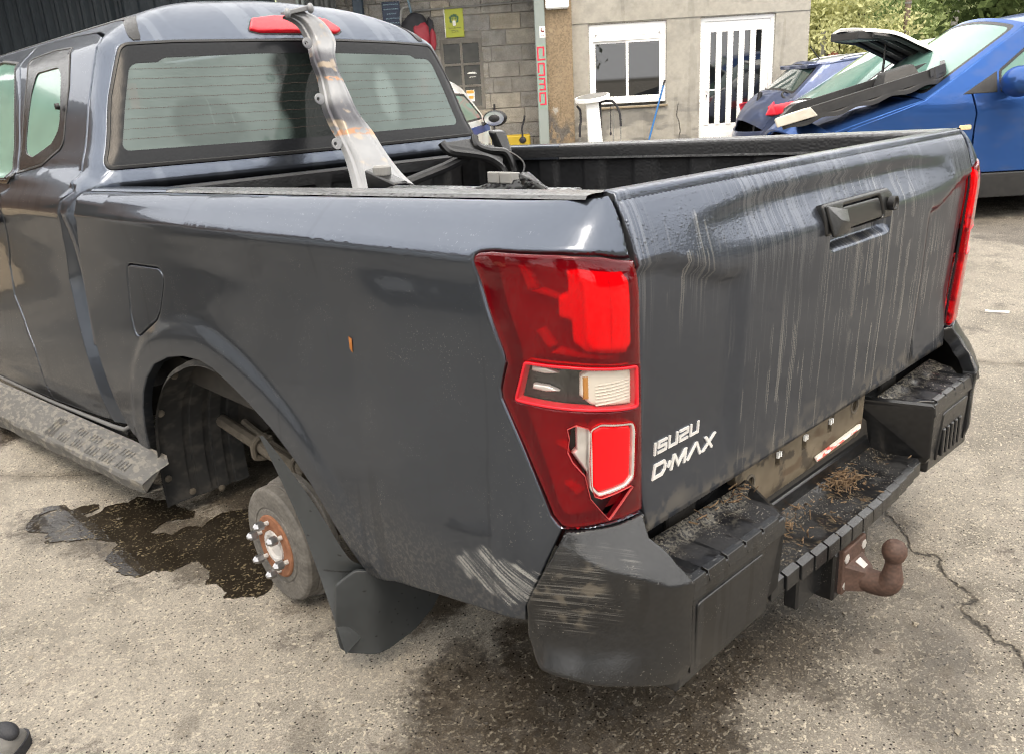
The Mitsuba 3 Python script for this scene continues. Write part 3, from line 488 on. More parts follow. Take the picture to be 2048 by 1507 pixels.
def beads(lo): return lambda p, n, uv: drops(p) * smoothstep(lo - .01, lo + .012, trz(p) + .022 * p.y + .012 * (noise(p.y * 16, p.x * 16) - .5)) + .02 * noise(p.x * 40, p.y * 40, p.z * 40)
def flk(f): return lambda p, n, uv: mi.Color3f(.165, .187, .232) + (f(p, n, uv) - mi.Color3f(.014, .016, .019)) * .9
scene['paint_side'] = clearcoat(side_paint, .36, flc=flk(side_paint), bump=lambda p, n, uv: noise(p.x * 40, p.y * 40, p.z * 40) + .12 * noise(p.x * 330, p.y * 330, p.z * 330), bs=.00012, eps=7e-4)
scene['paint_tail'] = clearcoat(tail_paint, .36, flc=flk(tail_paint), bump=beads(-.10), bs=.0007, eps=7e-4)
scene['paint_cab'] = clearcoat(lambda p, n, uv: mix((.058, .064, .076), (.085, .092, .105), smoothstep(.55, .7, noise(p.x * 30 + .4 * noise(p.y * 9), p.y * 5, p.z * 5)) * .6) * .25, .40, flc=lambda p, n, uv: mix((.17, .195, .245), (.26, .29, .34), smoothstep(.55, .7, noise(p.x * 30 + .4 * noise(p.y * 9), p.y * 5, p.z * 5)) * .6), bump=beads(.40), bs=.0010, eps=7e-4)
mat('plastic_gloss', lambda p, n, uv: mi.Color3f(.012, .0125, .014) * (.7 + .6 * noise(p.x * 90, p.y * 90, p.z * 90)), .25, spec=.5)
def bump_c(p, n, uv):
    tz = trz(p); c = mi.Color3f(.012, .013, .015) * (.75 + .5 * noise(p.x * 160, p.y * 160, p.z * 160))
    sp = smoothstep(.84, .90, noise(p.x * 380, p.y * 380, p.z * 380)) * smoothstep(.55, .7, noise(p.x * 20, p.y * 20, p.z * 20)); c = mix(c, (.30, .28, .24), sp * .6)
    along = p.x * .55 - p.y * .45 - tz * .62; across = p.x * .5 + p.y * .3 + tz * .8
    m = smoothstep(1.1, .6, ell(p.y, tz, .02, -.62, .085, .075) + (noise(p.y * 30, tz * 30, p.x * 30) - .5) * .9) * smoothstep(-.60, -.72, p.x)
    c = mix(c, (.24, .235, .22), m * smoothstep(.46, .80, noise(along * 18, across * 1500, 2) * .5 + .5 * noise(across * 620, along * 9)) * .6)
    c = mix(c, (.17, .15, .12), m * smoothstep(.5, .75, fbm(p.x * 45, p.y * 45, p.z * 45, 3)) * .7)
    k = dr.floor((p.x + .008 * noise(tz * 20)) * 70); run = smoothstep(.72, .78, cell_rand(k, 9)) * smoothstep(-.06, -.09, p.y) * smoothstep(.35, .5, noise(p.x * 20, tz * 4, 6)); return mix(c, c * .45, run)
mat('plastic_bumper', bump_c, lambda p, n, uv: .20 + .14 * noise(p.x * 60, p.y * 60, p.z * 60), spec=.6, bump=lambda p, n, uv: noise(p.x * 500, p.y * 500, p.z * 500), bs=.0003, eps=8e-4)
def pad_c(p, n, uv):
    c = mi.Color3f(.014, .0145, .017) * (.7 + .6 * noise(p.x * 140, p.y * 140, p.z * 140)); a = fbm(p.x * 30, p.y * 55, p.z * 20, 4)
    c = mix(c, (.20, .19, .16), smoothstep(-.05, .0, p.y + (a - .5) * .10) * smoothstep(.36, .64, fbm(p.x * 260, p.y * 260, 0, 3)) * .6)
    return mix(c, (.36, .33, .28), smoothstep(.84, .88, noise(p.x * 320, p.y * 420, 3)) * smoothstep(.40, .6, noise(p.x * 17, p.y * 17, 8)) * .7)
mat('plastic_pad', pad_c, lambda p, n, uv: .22 + .35 * smoothstep(.4, .65, fbm(p.x * 20, p.y * 20, 0, 3)), spec=.5)
mat('rubber', lambda p, n, uv: mix((.030, .036, .040), (.05, .056, .06), fbm(p.x * 20, p.y * 20, p.z * 9, 3)) * (1 - .8 * smoothstep(.16, .08, voronoi(p.x * 60 + p.y * 40, p.z * 60)[0]) * smoothstep(.8, .85, voronoi(p.x * 60 + p.y * 40, p.z * 60)[2])), .55)
mat('liner_felt', lambda p, n, uv: mix((.024, .025, .026), (.066, .062, .056), smoothstep(.4, .75, fbm(p.x * 26, p.y * 26, p.z * 26, 4))), .75)
mat('bed_liner', lambda p, n, uv: mi.Color3f(.016, .017, .020) * (.7 + .6 * noise(p.x * 70, p.y * 70, p.z * 70)), .48, bump=lambda p, n, uv: noise(p.x * 170, p.y * 170, p.z * 170), bs=.001)
mat('rail_cap', lambda p, n, uv: mi.Color3f(.10, .104, .11) * (.5 + 1.0 * noise(p.x * 150, p.y * 150, p.z * 150)), .22, spec=.8, bump=lambda p, n, uv: drops(p, 170.0, .42), bs=.0016, eps=8e-4)
mat('chassis', lambda p, n, uv: mix((.012, .012, .012), (.05, .042, .033), fbm(p.x * 18, p.y * 18, p.z * 18, 4)), .8)
mat('road_grime', lambda p, n, uv: mix((.10, .085, .065), (.22, .19, .15), fbm(p.x * 40, p.y * 40, p.z * 40, 4)), .9)
mat('seal_black', (.008, .008, .009), .45)
scene['lens_red'] = {'type': 'blendbsdf', 'weight': .20, 'a': {'type': 'thindielectric', 'int_ior': 1.33, 'specular_transmittance': {'type': 'rgb', 'value': [.95, .035, .06]}}, 'b': {'type': 'twosided', 'bsdf': {'type': 'plastic', 'int_ior': 1.5, 'diffuse_reflectance': {'type': 'rgb', 'value': [.26, .005, .014]}}}}
scene['lens_clear'] = {'type': 'thindielectric', 'int_ior': 1.5}
mat('lamp_dark', lambda p, n, uv: mix((.12, .03, .03), (.30, .07, .07), fbm(p.x * 12, p.y * 12, p.z * 12, 3)), .5); mat('lamp_black', (.012, .013, .015), .25); mat('lamp_red', (.60, .012, .025), .25, cc=.6); mat('lamp_facet', (.50, .05, .06), .3); mat('lamp_red_hot', (.80, .006, .010), .22, spec=.25)
mat('lamp_white', (.50, .47, .41), .25, cc=.5); mat('amber', (.65, .28, .04), .3); mat('torn_pink', (.34, .05, .05), .4); mat('rim_red', (.46, .006, .016), .25, cc=.3)
mat('chrome', (.32, .32, .33), .25, metal=.9, keep=True)
mat('silver', lambda p, n, uv: mix((.50, .49, .47), (.66, .65, .63), noise(p.x * 80, p.y * 80, p.z * 80)), .3, metal=.6)
mat('letter_silver', (.56, .56, .55), .35, metal=.3)

K = thing('pickup_truck', 'dark grey pickup with a bare brake drum and a cracked left tail lamp', 'pickup truck')
LAMP = [(.166, -.066), (.164, -.056), (.155, -.051), (.129, -.048), (.009, -.050), (-.072, -.058), (-.128, -.072), (-.128, -.511), (-.103, -.509), (-.052, -.506), (.005, -.507), (.021, -.502), (.037, -.483), (.053, -.445), (.089, -.368), (.13, -.289), (.132, -.274), (.125, -.250), (.117, -.227), (.121, -.209), (.146, -.137)]
lamp = sg.Polygon(LAMP)
ARCH = [(1.935, -.895), (1.895, -.84), (1.862, -.775), (1.83, -.694), (1.79, -.63), (1.74, -.575), (1.66, -.515), (1.55, -.475), (1.44, -.452), (1.33, -.444), (1.25, -.452), (1.163, -.475), (1.06, -.507), (.958, -.547), (.865, -.598), (.80, -.645), (.75, -.695), (.70, -.75), (.655, -.80), (.625, -.823), (.59, -.822), (.53, -.806), (.363, -.761), (.235, -.732), (.112, -.708)]
CAPL = [(.104, -.705), (.102, -.678), (.054, -.586), (.020, -.512)]
GAP = [(2.078, -.028), (2.084, -.109), (2.152, -.18), (2.208, -.287), (2.216, -.392), (2.180, -.563), (2.127, -.717), (2.058, -.845)]
railtop = [(s, float(zrail(np.array(s))) + .002) for s in np.linspace(-.127, 2.07, 24)]
body = sg.Polygon(GAP + ARCH + CAPL + [(-.127, -.52)] + railtop).difference(lamp.buffer(.0035, join_style='mitre'))
body = max(polys(body), key=lambda q: q.area)
fuel = round_poly(sg.Polygon([(1.757, -.229), (1.73, -.223), (1.523, -.214), (1.490, -.224), (1.509, -.255), (1.578, -.344), (1.61, -.372), (1.765, -.444), (1.795, -.444), (1.808, -.376), (1.782, -.286)]), .020)
cre = np.array([(s, float(zrail(np.array(s))) - .079 + o) for s in np.arange(-.12, 2.1, .012) for o in (-.007, 0, .007)])
for sgn in (-1, 1):
    L = side if sgn < 0 else mirror(side); o = (sgn, 0, 0); left = sgn < 0
    bs_ = obj('bedside', panel(body.difference(fuel.buffer(.003)) if left else body, L, s=.016, sb=.010, roll=.006, depth=.025, out=o, pts=cre), 'paint_side', K, M=TR, smooth=24, label='left bedside with scraped rear corner and cut-out wheel arch' if left else None)
    if left:
        f_ = obj('fuel_flap', panel(fuel, L, s=.02, sb=.008, roll=.004, depth=.012, out=o), 'paint_side', bs_, M=TR)
        obj('flap_gap', panel(fuel.buffer(.008), L, s=.03, roll=0, depth=.002, out=o, off=-.012), 'seal_black', bs_, M=TR)
    tl_ = obj('tail_lamp', panel(lamp.buffer(-.002), L, s=.02, sb=.01, roll=.002, depth=.004, out=o, off=-.040), 'lamp_dark', K, M=TR, label='cracked red tail lamp with a clear middle band, left rear corner' if left else 'intact red tail lamp at the right rear corner')
    rim = round_poly(sg.Polygon([(.085, -.219), (.004, -.224), (-.052, -.230), (-.122, -.240), (-.122, -.314), (-.05, -.303), (-.009, -.299), (.108, -.289)]), .006)
    hole = sg.Polygon([(.013, -.33), (-.003, -.323), (-.025, -.33), (-.031, -.338), (-.029, -.387), (-.032, -.43), (-.039, -.453), (-.051, -.459), (-.109, -.453), (-.112, -.457), (-.067, -.503), (-.031, -.456), (-.02, -.413), (.002, -.389), (.012, -.37), (.009, -.347)])
    lens = lamp.buffer(-.0005).difference(rim)
    redin = round_poly(sg.Polygon([(-.033, -.336), (-.05, -.330), (-.111, -.342), (-.113, -.356), (-.111, -.437), (-.1, -.446), (-.049, -.450), (-.037, -.437)]), .006)
    if left: lens = lens.difference(hole).difference(redin.buffer(.004))
    obj('lens', panel(lens, L, s=.018, sb=.007, roll=.004, depth=.010, out=o, off=.003), 'lens_red', tl_, M=TR, smooth=40)
    obj('rim', panel(rim.difference(rim.buffer(-.0045)), L, s=.01, sb=.005, roll=.0012, depth=.02, out=o, off=.004), 'rim_red', tl_, M=TR)
    obj('clear_lens', panel(rim.buffer(-.0045), L, s=.02, sb=.01, roll=0, depth=0, out=o, off=.001), 'lens_clear', tl_, M=TR)
    obj('band_housing', panel(rim.buffer(-.001), L, s=.02, sb=.01, roll=0, depth=.01, out=o, off=-.022), 'lamp_black', tl_, M=TR)
    wh = sg.Polygon([(-.012, -.244), (-.031, -.234), (-.116, -.243), (-.119, -.256), (-.118, -.308), (-.093, -.303), (-.045, -.297), (-.031, -.293), (-.010, -.277)])
    wk = obj('reversing_light', panel(wh, L, s=.01, sb=.005, roll=.006, depth=.014, out=o, off=-.007), 'lamp_white', tl_, M=TR)
    obj('amber_bulb', panel(sg.box(-.028, -.283, -.017, -.245), L, s=.01, roll=.003, depth=.01, out=o, off=-.0045), 'amber', wk, M=TR)
    for i in range(7): obj('optic_line', panel(sg.box(-.112, -.262 - i * .0055 - .0012, -.042, -.262 - i * .0055 + .0012), L, s=.02, roll=.0008, depth=.003, out=o, off=-.0055), 'lamp_white', wk, M=TR)
    for z0 in (-.236, -.266): obj('bright_sliver', panel(sg.Polygon([(.078, z0 + .006), (.05, z0 + .004), (.028, z0 - .004), (.055, z0 - .006), (.08, z0 - .003)]), L, s=.01, roll=.003, depth=.006, out=o, off=-.010), 'silver', tl_, M=TR)
    bx = round_poly(sg.Polygon([(.0, -.077), (-.027, -.073), (-.119, -.084), (-.122, -.097), (-.122, -.211), (-.118, -.222), (-.028, -.208), (-.002, -.191), (.0, -.156), (.025, -.149), (.025, -.117), (.006, -.112)]), .004)
    rb = obj('reflector_box', panel(bx, L, s=.015, sb=.007, roll=.006, depth=.024, out=o, off=-.013), 'lamp_red', tl_, M=TR)
    ri = round_poly(sg.Polygon([(-.023, -.085), (-.112, -.088), (-.119, -.099), (-.119, -.208), (-.115, -.214), (-.037, -.204), (-.026, -.192)]), .012)
    obj('reflector', panel(ri, L, s=.015, sb=.006, roll=.007, depth=.012, out=o, off=-.004), 'lamp_red_hot', rb, M=TR)
    obj('divider', panel(sg.box(-.0775, -.205, -.0755, -.09), L, s=.02, roll=.0008, depth=.003, out=o, off=-.0025), 'lamp_red', rb, M=TR)
    for Q in ([(.10, -.075), (.085, -.072), (.068, -.108), (.088, -.112)], [(.085, -.112), (.06, -.107), (.02, -.118), (.03, -.124)], [(.075, -.178), (.060, -.172), (.035, -.200), (.052, -.206)], [(.045, -.365), (.02, -.362), (-.012, -.378), (.004, -.386)], [(.02, -.44), (.0, -.437), (-.03, -.452), (-.01, -.462)], [(.03, -.205), (-.10, -.226), (-.10, -.232), (.05, -.214)]):
        obj('optic_facet', panel(sg.Polygon(Q), L, s=.02, roll=.003, depth=.012, out=o, off=-.026), 'lamp_facet', tl_, M=TR)
    lr = obj('lower_reflector', panel(redin, L, s=.012, sb=.006, roll=.006, depth=.018, out=o, off=-.002 if left else -.006), 'lamp_red_hot', tl_, M=TR)
    obj('surround', panel(redin.buffer(.0075).difference(redin.buffer(.0005)), L, s=.01, sb=.005, roll=.002, depth=.02, out=o, off=.0005 if left else -.004), 'silver', lr, M=TR)
    if left:
        gh = sg.Polygon([(.000, -.327), (-.026, -.329), (-.029, -.345), (-.027, -.391), (-.030, -.418), (-.014, -.40), (.006, -.377), (-.003, -.370)])
        obj('exposed_housing', panel(gh, L, s=.01, roll=.006, depth=.03, out=o, off=-.010), 'silver', tl_, M=TR, label='grey inner housing exposed by the broken lens')
        obj('torn_edge', panel(hole.boundary.buffer(.0006).difference(redin.buffer(.003)), L, s=.01, sb=.006, roll=.0003, depth=.004, out=o, off=.0035), 'torn_pink', tl_, M=TR)
    if left: obj('broken_gap', panel(hole.difference(redin.buffer(.009)), L, s=.012, roll=0, depth=.001, out=o, off=-.024), 'lamp_black', tl_, M=TR)
    obj('lamp_seal', panel(lamp.buffer(.0045).difference(lamp.buffer(-.001)), L, s=.02, sb=.01, roll=0, depth=.004, out=o, off=-.012), 'seal_black', tl_, M=TR)
    # rail cap and inner lip
    for y0, y1, rm in ((.03, 1.50, 'rail_cap'), (1.503, 2.05, 'paint_cab')):
      yy = np.linspace(y0, y1, 50); xs = [(-.010, .000), (-.014, .006), (-.03, .0075), (-.085, .0065), (-.094, .003), (-.098, -.004), (-.1, -.05)]
      P = np.array([[[sgn * (float(WQ(0)) + .03 * y + a), y, float(zrail(y)) + b] for a, b in xs] for y in yy]); m = grid_mesh(P); m.fix_normals()
      obj('rail_cap' if rm == 'rail_cap' else 'rail_top', m, rm, K, M=TR, smooth=35)
# tailgate
zz = np.linspace(-.572, .020, 14)
fine = np.array([(a, b) for a in np.arange(-.16, .24, .005) for b in np.arange(-.19, -.05, .005)])
tp = sg.Polygon([(-float(xgap(z)) + .007, z) for z in zz] + [(float(xgap(z)) - .007, z) for z in zz[::-1]])
tg = obj('tailgate', panel(tp, tail, s=.016, sb=.012, roll=.010, depth=.05, out=(0, -1, 0), pts=fine), 'paint_tail', K, M=TR, smooth=30, label='tailgate streaked with dried water runs')
obj('top_edge', hullpts([(a, b, c) for a in (-.736, .736) for b, c in ((.014, .010), (.017, .0235), (.036, .0265), (.040, .0))], .004), 'paint_tail', tg, M=TR, smooth=40); obj('top_cap', hullpts([(a, b, c) for a in (-.735, .735) for b, c in ((.040, .012), (.040, .022), (.064, .020), (.064, .0))], .003), 'rail_cap', tg, M=TR); obj('inner_skin', box((-.73, .03, -.52), (.73, .06, .02)), 'bed_liner', tg, M=TR, smooth=False)
for i in range(9): obj('cap_slot', fb((-.46 + i * .045, .046, .0235), (-.44 + i * .045, .060, .0262), .001), 'seal_black', tg, M=TR)
hp = round_poly(sg.Polygon([(-.138, -.065), (.178, -.065), (.197, -.078), (.192, -.131), (-.128, -.131)]), .008)
lvp = round_poly(sg.Polygon([(-.050, -.080), (.130, -.080), (.146, -.126), (-.035, -.128)]), .006)
def tailf(x, z): return np.stack([x, YR(np.clip(z - .02, -.75, .03)), z], -1)
hd = obj('handle', panel(hp.difference(lvp.buffer(.002)), tailf, s=.02, sb=.008, roll=.006, depth=.03, out=(0, -1, 0), off=.005), 'plastic_handle', tg, M=TR)
mat('plastic_handle', (.022, .023, .024), .30)
obj('lever', panel(lvp, tailf, s=.02, sb=.008, roll=.004, depth=.03, out=(0, -1, 0), off=.002), 'plastic_handle', hd, M=TR)
obj('camera_hood', hullpts([(-.128, -.036, -.072), (-.045, -.038, -.088), (-.05, -.050, -.125), (-.118, -.050, -.128), (-.10, -.052, -.10), (-.066, -.054, -.108), (-.068, -.053, -.126), (-.105, -.052, -.128)], .004), 'plastic_handle', hd, M=TR)
obj('keyhole', move(lathe([(0, 0), (.010, .0), (.013, .004), (.016, .004), (.016, -.01)], 18, 'y'), .172, -.051, -.098), 'seal_black', hd, M=TR)
def letters(glyphs, x0, z0, h, total, sh=0.0, w=.2):
    xs = max(x for g_ in glyphs for l in g_ for x, _ in l); k = total / xs
    for g_ in glyphs:
        q = strokes([[(x, y) for x, y in l] for l in g_], w); q = q.intersection(sg.box(-1, 0, 99, 1)); q = affinity.affine_transform(q, [k, sh * h, 0, h, x0, z0])
        obj('letter', panel(q, tail, s=.02, sb=.01, roll=0, depth=.003, out=(0, -1, 0), off=.003), 'letter_silver', tg, M=TR, smooth=False)
I_ = [[(.1, 0), (.1, 1)]]; S_ = lambda o: [[(o + 1.1, .9), (o + .1, .9), (o + .1, .52), (o + 1.0, .52), (o + 1.0, .1), (o, .1)]]; U_ = lambda o: [[(o + .1, 1), (o + .1, .1), (o + 1.05, .1), (o + 1.05, 1)]]; Z_ = lambda o: [[(o, .9), (o + 1.05, .9), (o + 1.05, .55), (o + .1, .45), (o + .1, .1), (o + 1.15, .1)]]
letters([I_, S_(.42), U_(1.75), Z_(3.1), U_(4.5)], -.675, -.432, .0235, .135, .12, .2)
D_ = [[(.13, 0), (.13, .9), (1.15, .9), (1.35, .65), (1.35, .35), (1.1, .1), (0, .1)]]; h_ = [[(1.75, .3), (1.95, .7)]]; M_ = [[(2.2, 0), (2.3, 1.0), (3.0, .15), (3.7, 1.0), (3.75, 0)]]; A_ = [[(4.1, 0), (5.0, .95), (5.7, 0)]]; X_ = [[(5.95, 0), (7.4, 1)], [(6.1, 1), (7.2, 0)]]
letters([D_, h_, M_, A_, X_], -.684, -.476, .027, .195, .35, .22)

# cab: shell with roof, rear window, left doors
gl_o = round_poly(sg.Polygon([(-.688, .044), (-.3, .042), (.3, .042), (.672, .044), (.674, .25), (.655, .414), (.42, .426), (.12, .434), (-.21, .431), (-.506, .428), (-.668, .418), (-.690, .26)]), .03, 8)
gl_i = round_poly(sg.Polygon([(-.642, .090), (0, .086), (.608, .088), (.609, .361), (.526, .362), (.506, .376), (.09, .385), (-.2, .385), (-.528, .376), (-.548, .362), (-.634, .36)]).buffer(-.028, quad_segs=8).buffer(.028, quad_segs=8), .006, 6)
GUP = [(-.822, -.55), (-.822, -.03), (-.828, .035), (-.815, .255), (-.782, .435), (-.83, .486), (-.973, .530), (-1.402, .573), (-1.847, .600), (-3.2, .63)]
shell = sg.Polygon(GUP + [(-3.2, 1.02), (3.2, 1.02)] + [(-a, b) for a, b in GUP[::-1]]).difference(gl_o.buffer(.009))
cb = obj('cab', panel(shell, cab, s=.03, sb=.02, roll=.005, depth=.02, out=(0, 0, 1)), 'paint_cab', K, M=TR, smooth=35)
obj('roof_panel', move(box((-.12, 2.45, .575), (.14, 4.6, .583)), 0, 0, 0), 'paint_cab', cb, M=TR, smooth=False)
for s_ in (-1, 1):
    q = sg.Polygon([(s_ * a, b) for a, b in [(.634, .4365), (.66, .455), (.72, .515), (.79, .566), (.95, .60), (3.0, .66), (3.0, .69), (.90, .625), (.74, .590), (.68, .532), (.625, .462), (.612, .4365)]])
    obj('roof_strip', panel(q, cab, s=.02, sb=.012, roll=.002, depth=.004, out=(0, 0, 1), off=.003), 'seal_black', cb, M=TR)
chm = round_poly(sg.Polygon([(-.222, .485), (-.205, .555), (-.08, .58), (.12, .58), (.2, .56), (.222, .49), (.18, .470), (-.178, .470)]), .01)
hb = obj('high_brake_light', panel(chm, cab, s=.02, sb=.008, roll=.012, depth=.02, out=(0, -.5, 1), off=.014), 'rim_red', cb, M=TR, label='red high-level brake lamp above the rear window')
obj('lamp_gasket', panel(chm.buffer(.006), cab, s=.02, sb=.01, roll=.002, depth=.004, out=(0, -.5, 1), off=.002), 'seal_black', hb, M=TR)
rw = obj('rear_window', panel(gl_o.buffer(.010).difference(gl_o.buffer(-.004)), cab, s=.02, sb=.012, roll=.003, depth=.012, out=(0, -1, 0), off=.002), 'seal_black', cb, M=TR)
mat('frit', lambda p, n, uv: mi.Color3f(.010, .011, .013) * (.9 + .2 * noise(p.x * 200, p.z * 200)), .22, spec=.22)
obj('frit_border', panel(gl_o.difference(gl_i), cab, s=.025, sb=.012, roll=0, depth=.004, out=(0, -1, 0), off=-.001), 'frit', rw, M=TR, smooth=40)
def mist_w(p, n, uv):
    # condensation inside the glass, two dry runs; the middle thinned to imitate a dark reflection
    tz = trz(p); a = fbm(p.x * 5, tz * 5, 2, 4); b = .30 + .25 * a
    dark_reflection = smoothstep(1.05, .72, ell(p.x, tz, -.02, .20, .155, .26) + (noise(p.x * 14, tz * 14) - .5) * .25); b = b * (1 - .88 * dark_reflection)
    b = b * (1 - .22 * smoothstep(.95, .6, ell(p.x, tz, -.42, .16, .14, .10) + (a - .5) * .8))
    b = b + .22 * smoothstep(.8, .3, ell(p.x, tz, .34, .22, .075, .16) + (a - .5) * .5)
    for x0, w_ in ((-.425, .006), (-.355, .006), (.365, .005)):
        xx = x0 + .06 * (.36 - tz) + .010 * (noise(tz * 18, x0) - .5) * 2; b = dr.maximum(b, .38 * smoothstep(w_, w_ * .4, dr.abs(p.x - xx)) * smoothstep(.38, .36, tz) * smoothstep(.10, .16, tz))
    return b
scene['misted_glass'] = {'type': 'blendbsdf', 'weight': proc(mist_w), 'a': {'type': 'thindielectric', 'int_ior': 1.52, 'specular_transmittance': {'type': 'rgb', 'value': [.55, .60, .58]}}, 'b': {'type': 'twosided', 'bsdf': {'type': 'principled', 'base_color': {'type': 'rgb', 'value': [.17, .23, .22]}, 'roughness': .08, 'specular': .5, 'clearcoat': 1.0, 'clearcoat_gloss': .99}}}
scene['tinted_glass'] = {'type': 'blendbsdf', 'weight': proc(lambda p, n, uv: .52 + .25 * fbm(p.x * 4, p.y * 4, p.z * 4, 3)), 'a': {'type': 'thindielectric', 'int_ior': 1.52, 'specular_transmittance': {'type': 'rgb', 'value': [.45, .6, .55]}}, 'b': {'type': 'twosided', 'bsdf': {'type': 'principled', 'base_color': {'type': 'rgb', 'value': [.17, .30, .25]}, 'roughness': .12, 'specular': .5, 'clearcoat': 1.0, 'clearcoat_gloss': .99}}}
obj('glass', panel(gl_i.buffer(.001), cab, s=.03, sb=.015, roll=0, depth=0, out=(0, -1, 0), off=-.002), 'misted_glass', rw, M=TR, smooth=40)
mat('wire_brown', (.09, .05, .04), .5)
for i in range(8):
    z = .125 + i * .031; q = sg.LineString([(-.7, z), (.7, z)]).buffer(.00045).intersection(gl_i); obj('heating_wire', panel(q, cab, s=.03, sb=.02, roll=0, depth=0, out=(0, -1, 0), off=-.0008), 'wire_brown', rw, M=TR, smooth=False)
mat('seat_cloth', lambda p, n, uv: mix((.015, .016, .017), (.03, .03, .03), noise(p.x * 90, p.z * 90)), .9); mat('belt_red', (.50, .06, .03), .6); mat('trim_pale', (.42, .44, .42), .7)
IN = obj('interior', box((-.66, 4.3, -.5), (.68, 4.34, .5)), 'seat_cloth', cb, M=TR, smooth=False)
for x in (-.36, .36):
    obj('seat', hullpts([(x + a, b, c) for a, b, c in [(-.22, 2.75, -.35), (.22, 2.75, -.35), (-.20, 2.62, .20), (.20, 2.62, .20), (-.22, 2.95, -.35), (.22, 2.95, -.35), (-.17, 2.74, .22), (.17, 2.74, .22)]], .03), 'seat_cloth', cb, M=TR)
    obj('headrest', lumpy((x, 2.66, .31), (.13, .05, .085), 2, .05, 2), 'seat_cloth', cb, M=TR); obj('seat_belt', box((np.sign(x) * .61 + .01, 2.17, .22), (np.sign(x) * .64 + .01, 2.19, .30)), 'belt_red', cb, M=TR, smooth=False)
obj('interior_floor', box((-.8, 2.1, -.6), (.8, 4.3, -.55)), 'seat_cloth', cb, M=TR, smooth=False); obj('rear_trim', box((-.70, 2.08, -.5), (.72, 2.10, .03)), 'seat_cloth', cb, M=TR, smooth=False)
SEAM = [(-1.90, .596), (-1.76, .50), (-1.66, .28), (-1.56, .02), (-1.60, -.158), (-1.735, -.36), (-1.72, -.48), (-1.62, -.56), (-1.53, -.67), (-1.51, -.76), (-1.52, -.905)]
STRIP = [(-.835, -.05), (-.848, -.114), (-.905, -.188), (-.965, -.335), (-.942, -.472), (-.876, -.681), (-.830, -.835)]
dup = [(a - .009, b - (.009 if i > 2 else 0)) for i, (a, b) in enumerate(GUP[2:-1])]
zs_ = [(-.90, -.845), (-1.2, -.875), (-1.516, -.905)]
rd = sg.Polygon(dup[::-1] + STRIP + zs_ + SEAM[::-1][1:]).buffer(0); rd = max(polys(rd.difference(sg.LineString(SEAM).buffer(.0035))), key=lambda q: q.area)
quarter = round_poly(sg.Polygon([(-1.60, .446), (-1.335, .462), (-1.105, .449), (-1.072, .418), (-1.049, .313), (-1.064, .126), (-1.094, .105), (-1.263, .053), (-1.548, .021)]), .028, 8)
q_in = round_poly(sg.Polygon([(-1.469, .376), (-1.197, .380), (-1.155, .36), (-1.113, .178), (-1.196, .122), (-1.4, .076), (-1.49, .088), (-1.519, .119), (-1.513, .3)]), .058, 8)
d1 = obj('rear_door', panel(rd.difference(quarter.buffer(.004)), cab, s=.03, sb=.014, roll=.006, depth=.03, out=(-1, 0, 0)), 'paint_side', K, M=TR, smooth=28)
g_ = np.interp; tt_ = np.linspace(-.84, -.03, 30); Sx = g_(tt_, [b for _, b in STRIP][::-1], [a for a, _ in STRIP][::-1]); Gx = g_(tt_, [b for _, b in GAP][::-1], [-(a - 2.1 + .78) for a, _ in GAP][::-1])
P = np.stack([cab(Sx + (Gx - Sx) * k, tt_) + np.array([1, 0, 0]) * (k * .030 - .0005) for k in (.04, .35, .7, .88)] + [cab(Gx, tt_) + np.array([.09, 0, 0])], 1); m = grid_mesh(P); obj('door_edge', m, 'paint_cab', d1, M=TR, smooth=20)
qw = obj('quarter_window', panel(quarter.difference(q_in), cab, s=.03, sb=.014, roll=.003, depth=.006, out=(-1, 0, 0), off=.001), 'frit', d1, M=TR); obj('glass', panel(q_in, cab, s=.03, roll=0, depth=0, out=(-1, 0, 0), off=-.003), 'tinted_glass', qw, M=TR)
obj('seal', panel(quarter.buffer(.008).difference(quarter.buffer(-.001)), cab, s=.03, sb=.014, roll=.002, depth=.006, out=(-1, 0, 0), off=.003), 'seal_black', qw, M=TR)
obj('latch_knob', move(lathe([(0, 0), (.012, 0), (.010, .012), (0, .014)], 14, 'x'), *(cab(np.array(-1.10), np.array(.245)) + [-.012, 0, 0])), 'seal_black', qw, M=TR)
fd = sg.Polygon(SEAM + [(-2.2, -.95), (-3.0, -.98), (-3.1, .0), (-2.9, .60), (-2.3, .612)]).buffer(0); fd = max(polys(fd.difference(sg.LineString(SEAM).buffer(.0035)).difference(sg.LineString(GUP[6:]).buffer(.008))), key=lambda q: q.area)
fgl = round_poly(sg.Polygon([(-1.815, .445), (-2.2, .50), (-2.7, .46), (-3.0, .0), (-1.62, -.005), (-1.70, .20)]), .015)
d2 = obj('front_door', panel(fd.difference(fgl), cab, s=.04, sb=.02, roll=.006, depth=.03, out=(-1, 0, 0)), 'paint_side', K, M=TR, smooth=28); obj('glass', panel(fgl.buffer(.002), cab, s=.04, roll=0, depth=0, out=(-1, 0, 0), off=-.008), 'tinted_glass', d2, M=TR)
obj('seal', panel(fgl.buffer(.010).difference(fgl.buffer(-.004)), cab, s=.03, sb=.016, roll=.002, depth=.01, out=(-1, 0, 0), off=.002), 'seal_black', d2, M=TR)
c_ = cab(np.array([-1.66, -1.84]), np.array([-.17, -.17])); obj('handle', hullpts([c_[0] + [-.02, 0, .012], c_[0] + [-.02, 0, -.012], c_[1] + [-.03, 0, .016], c_[1] + [-.03, 0, -.016], c_[0] + [.0, .02, 0], c_[1] + [.0, .0, 0]], .006), 'plastic_gloss', d2, M=TR)
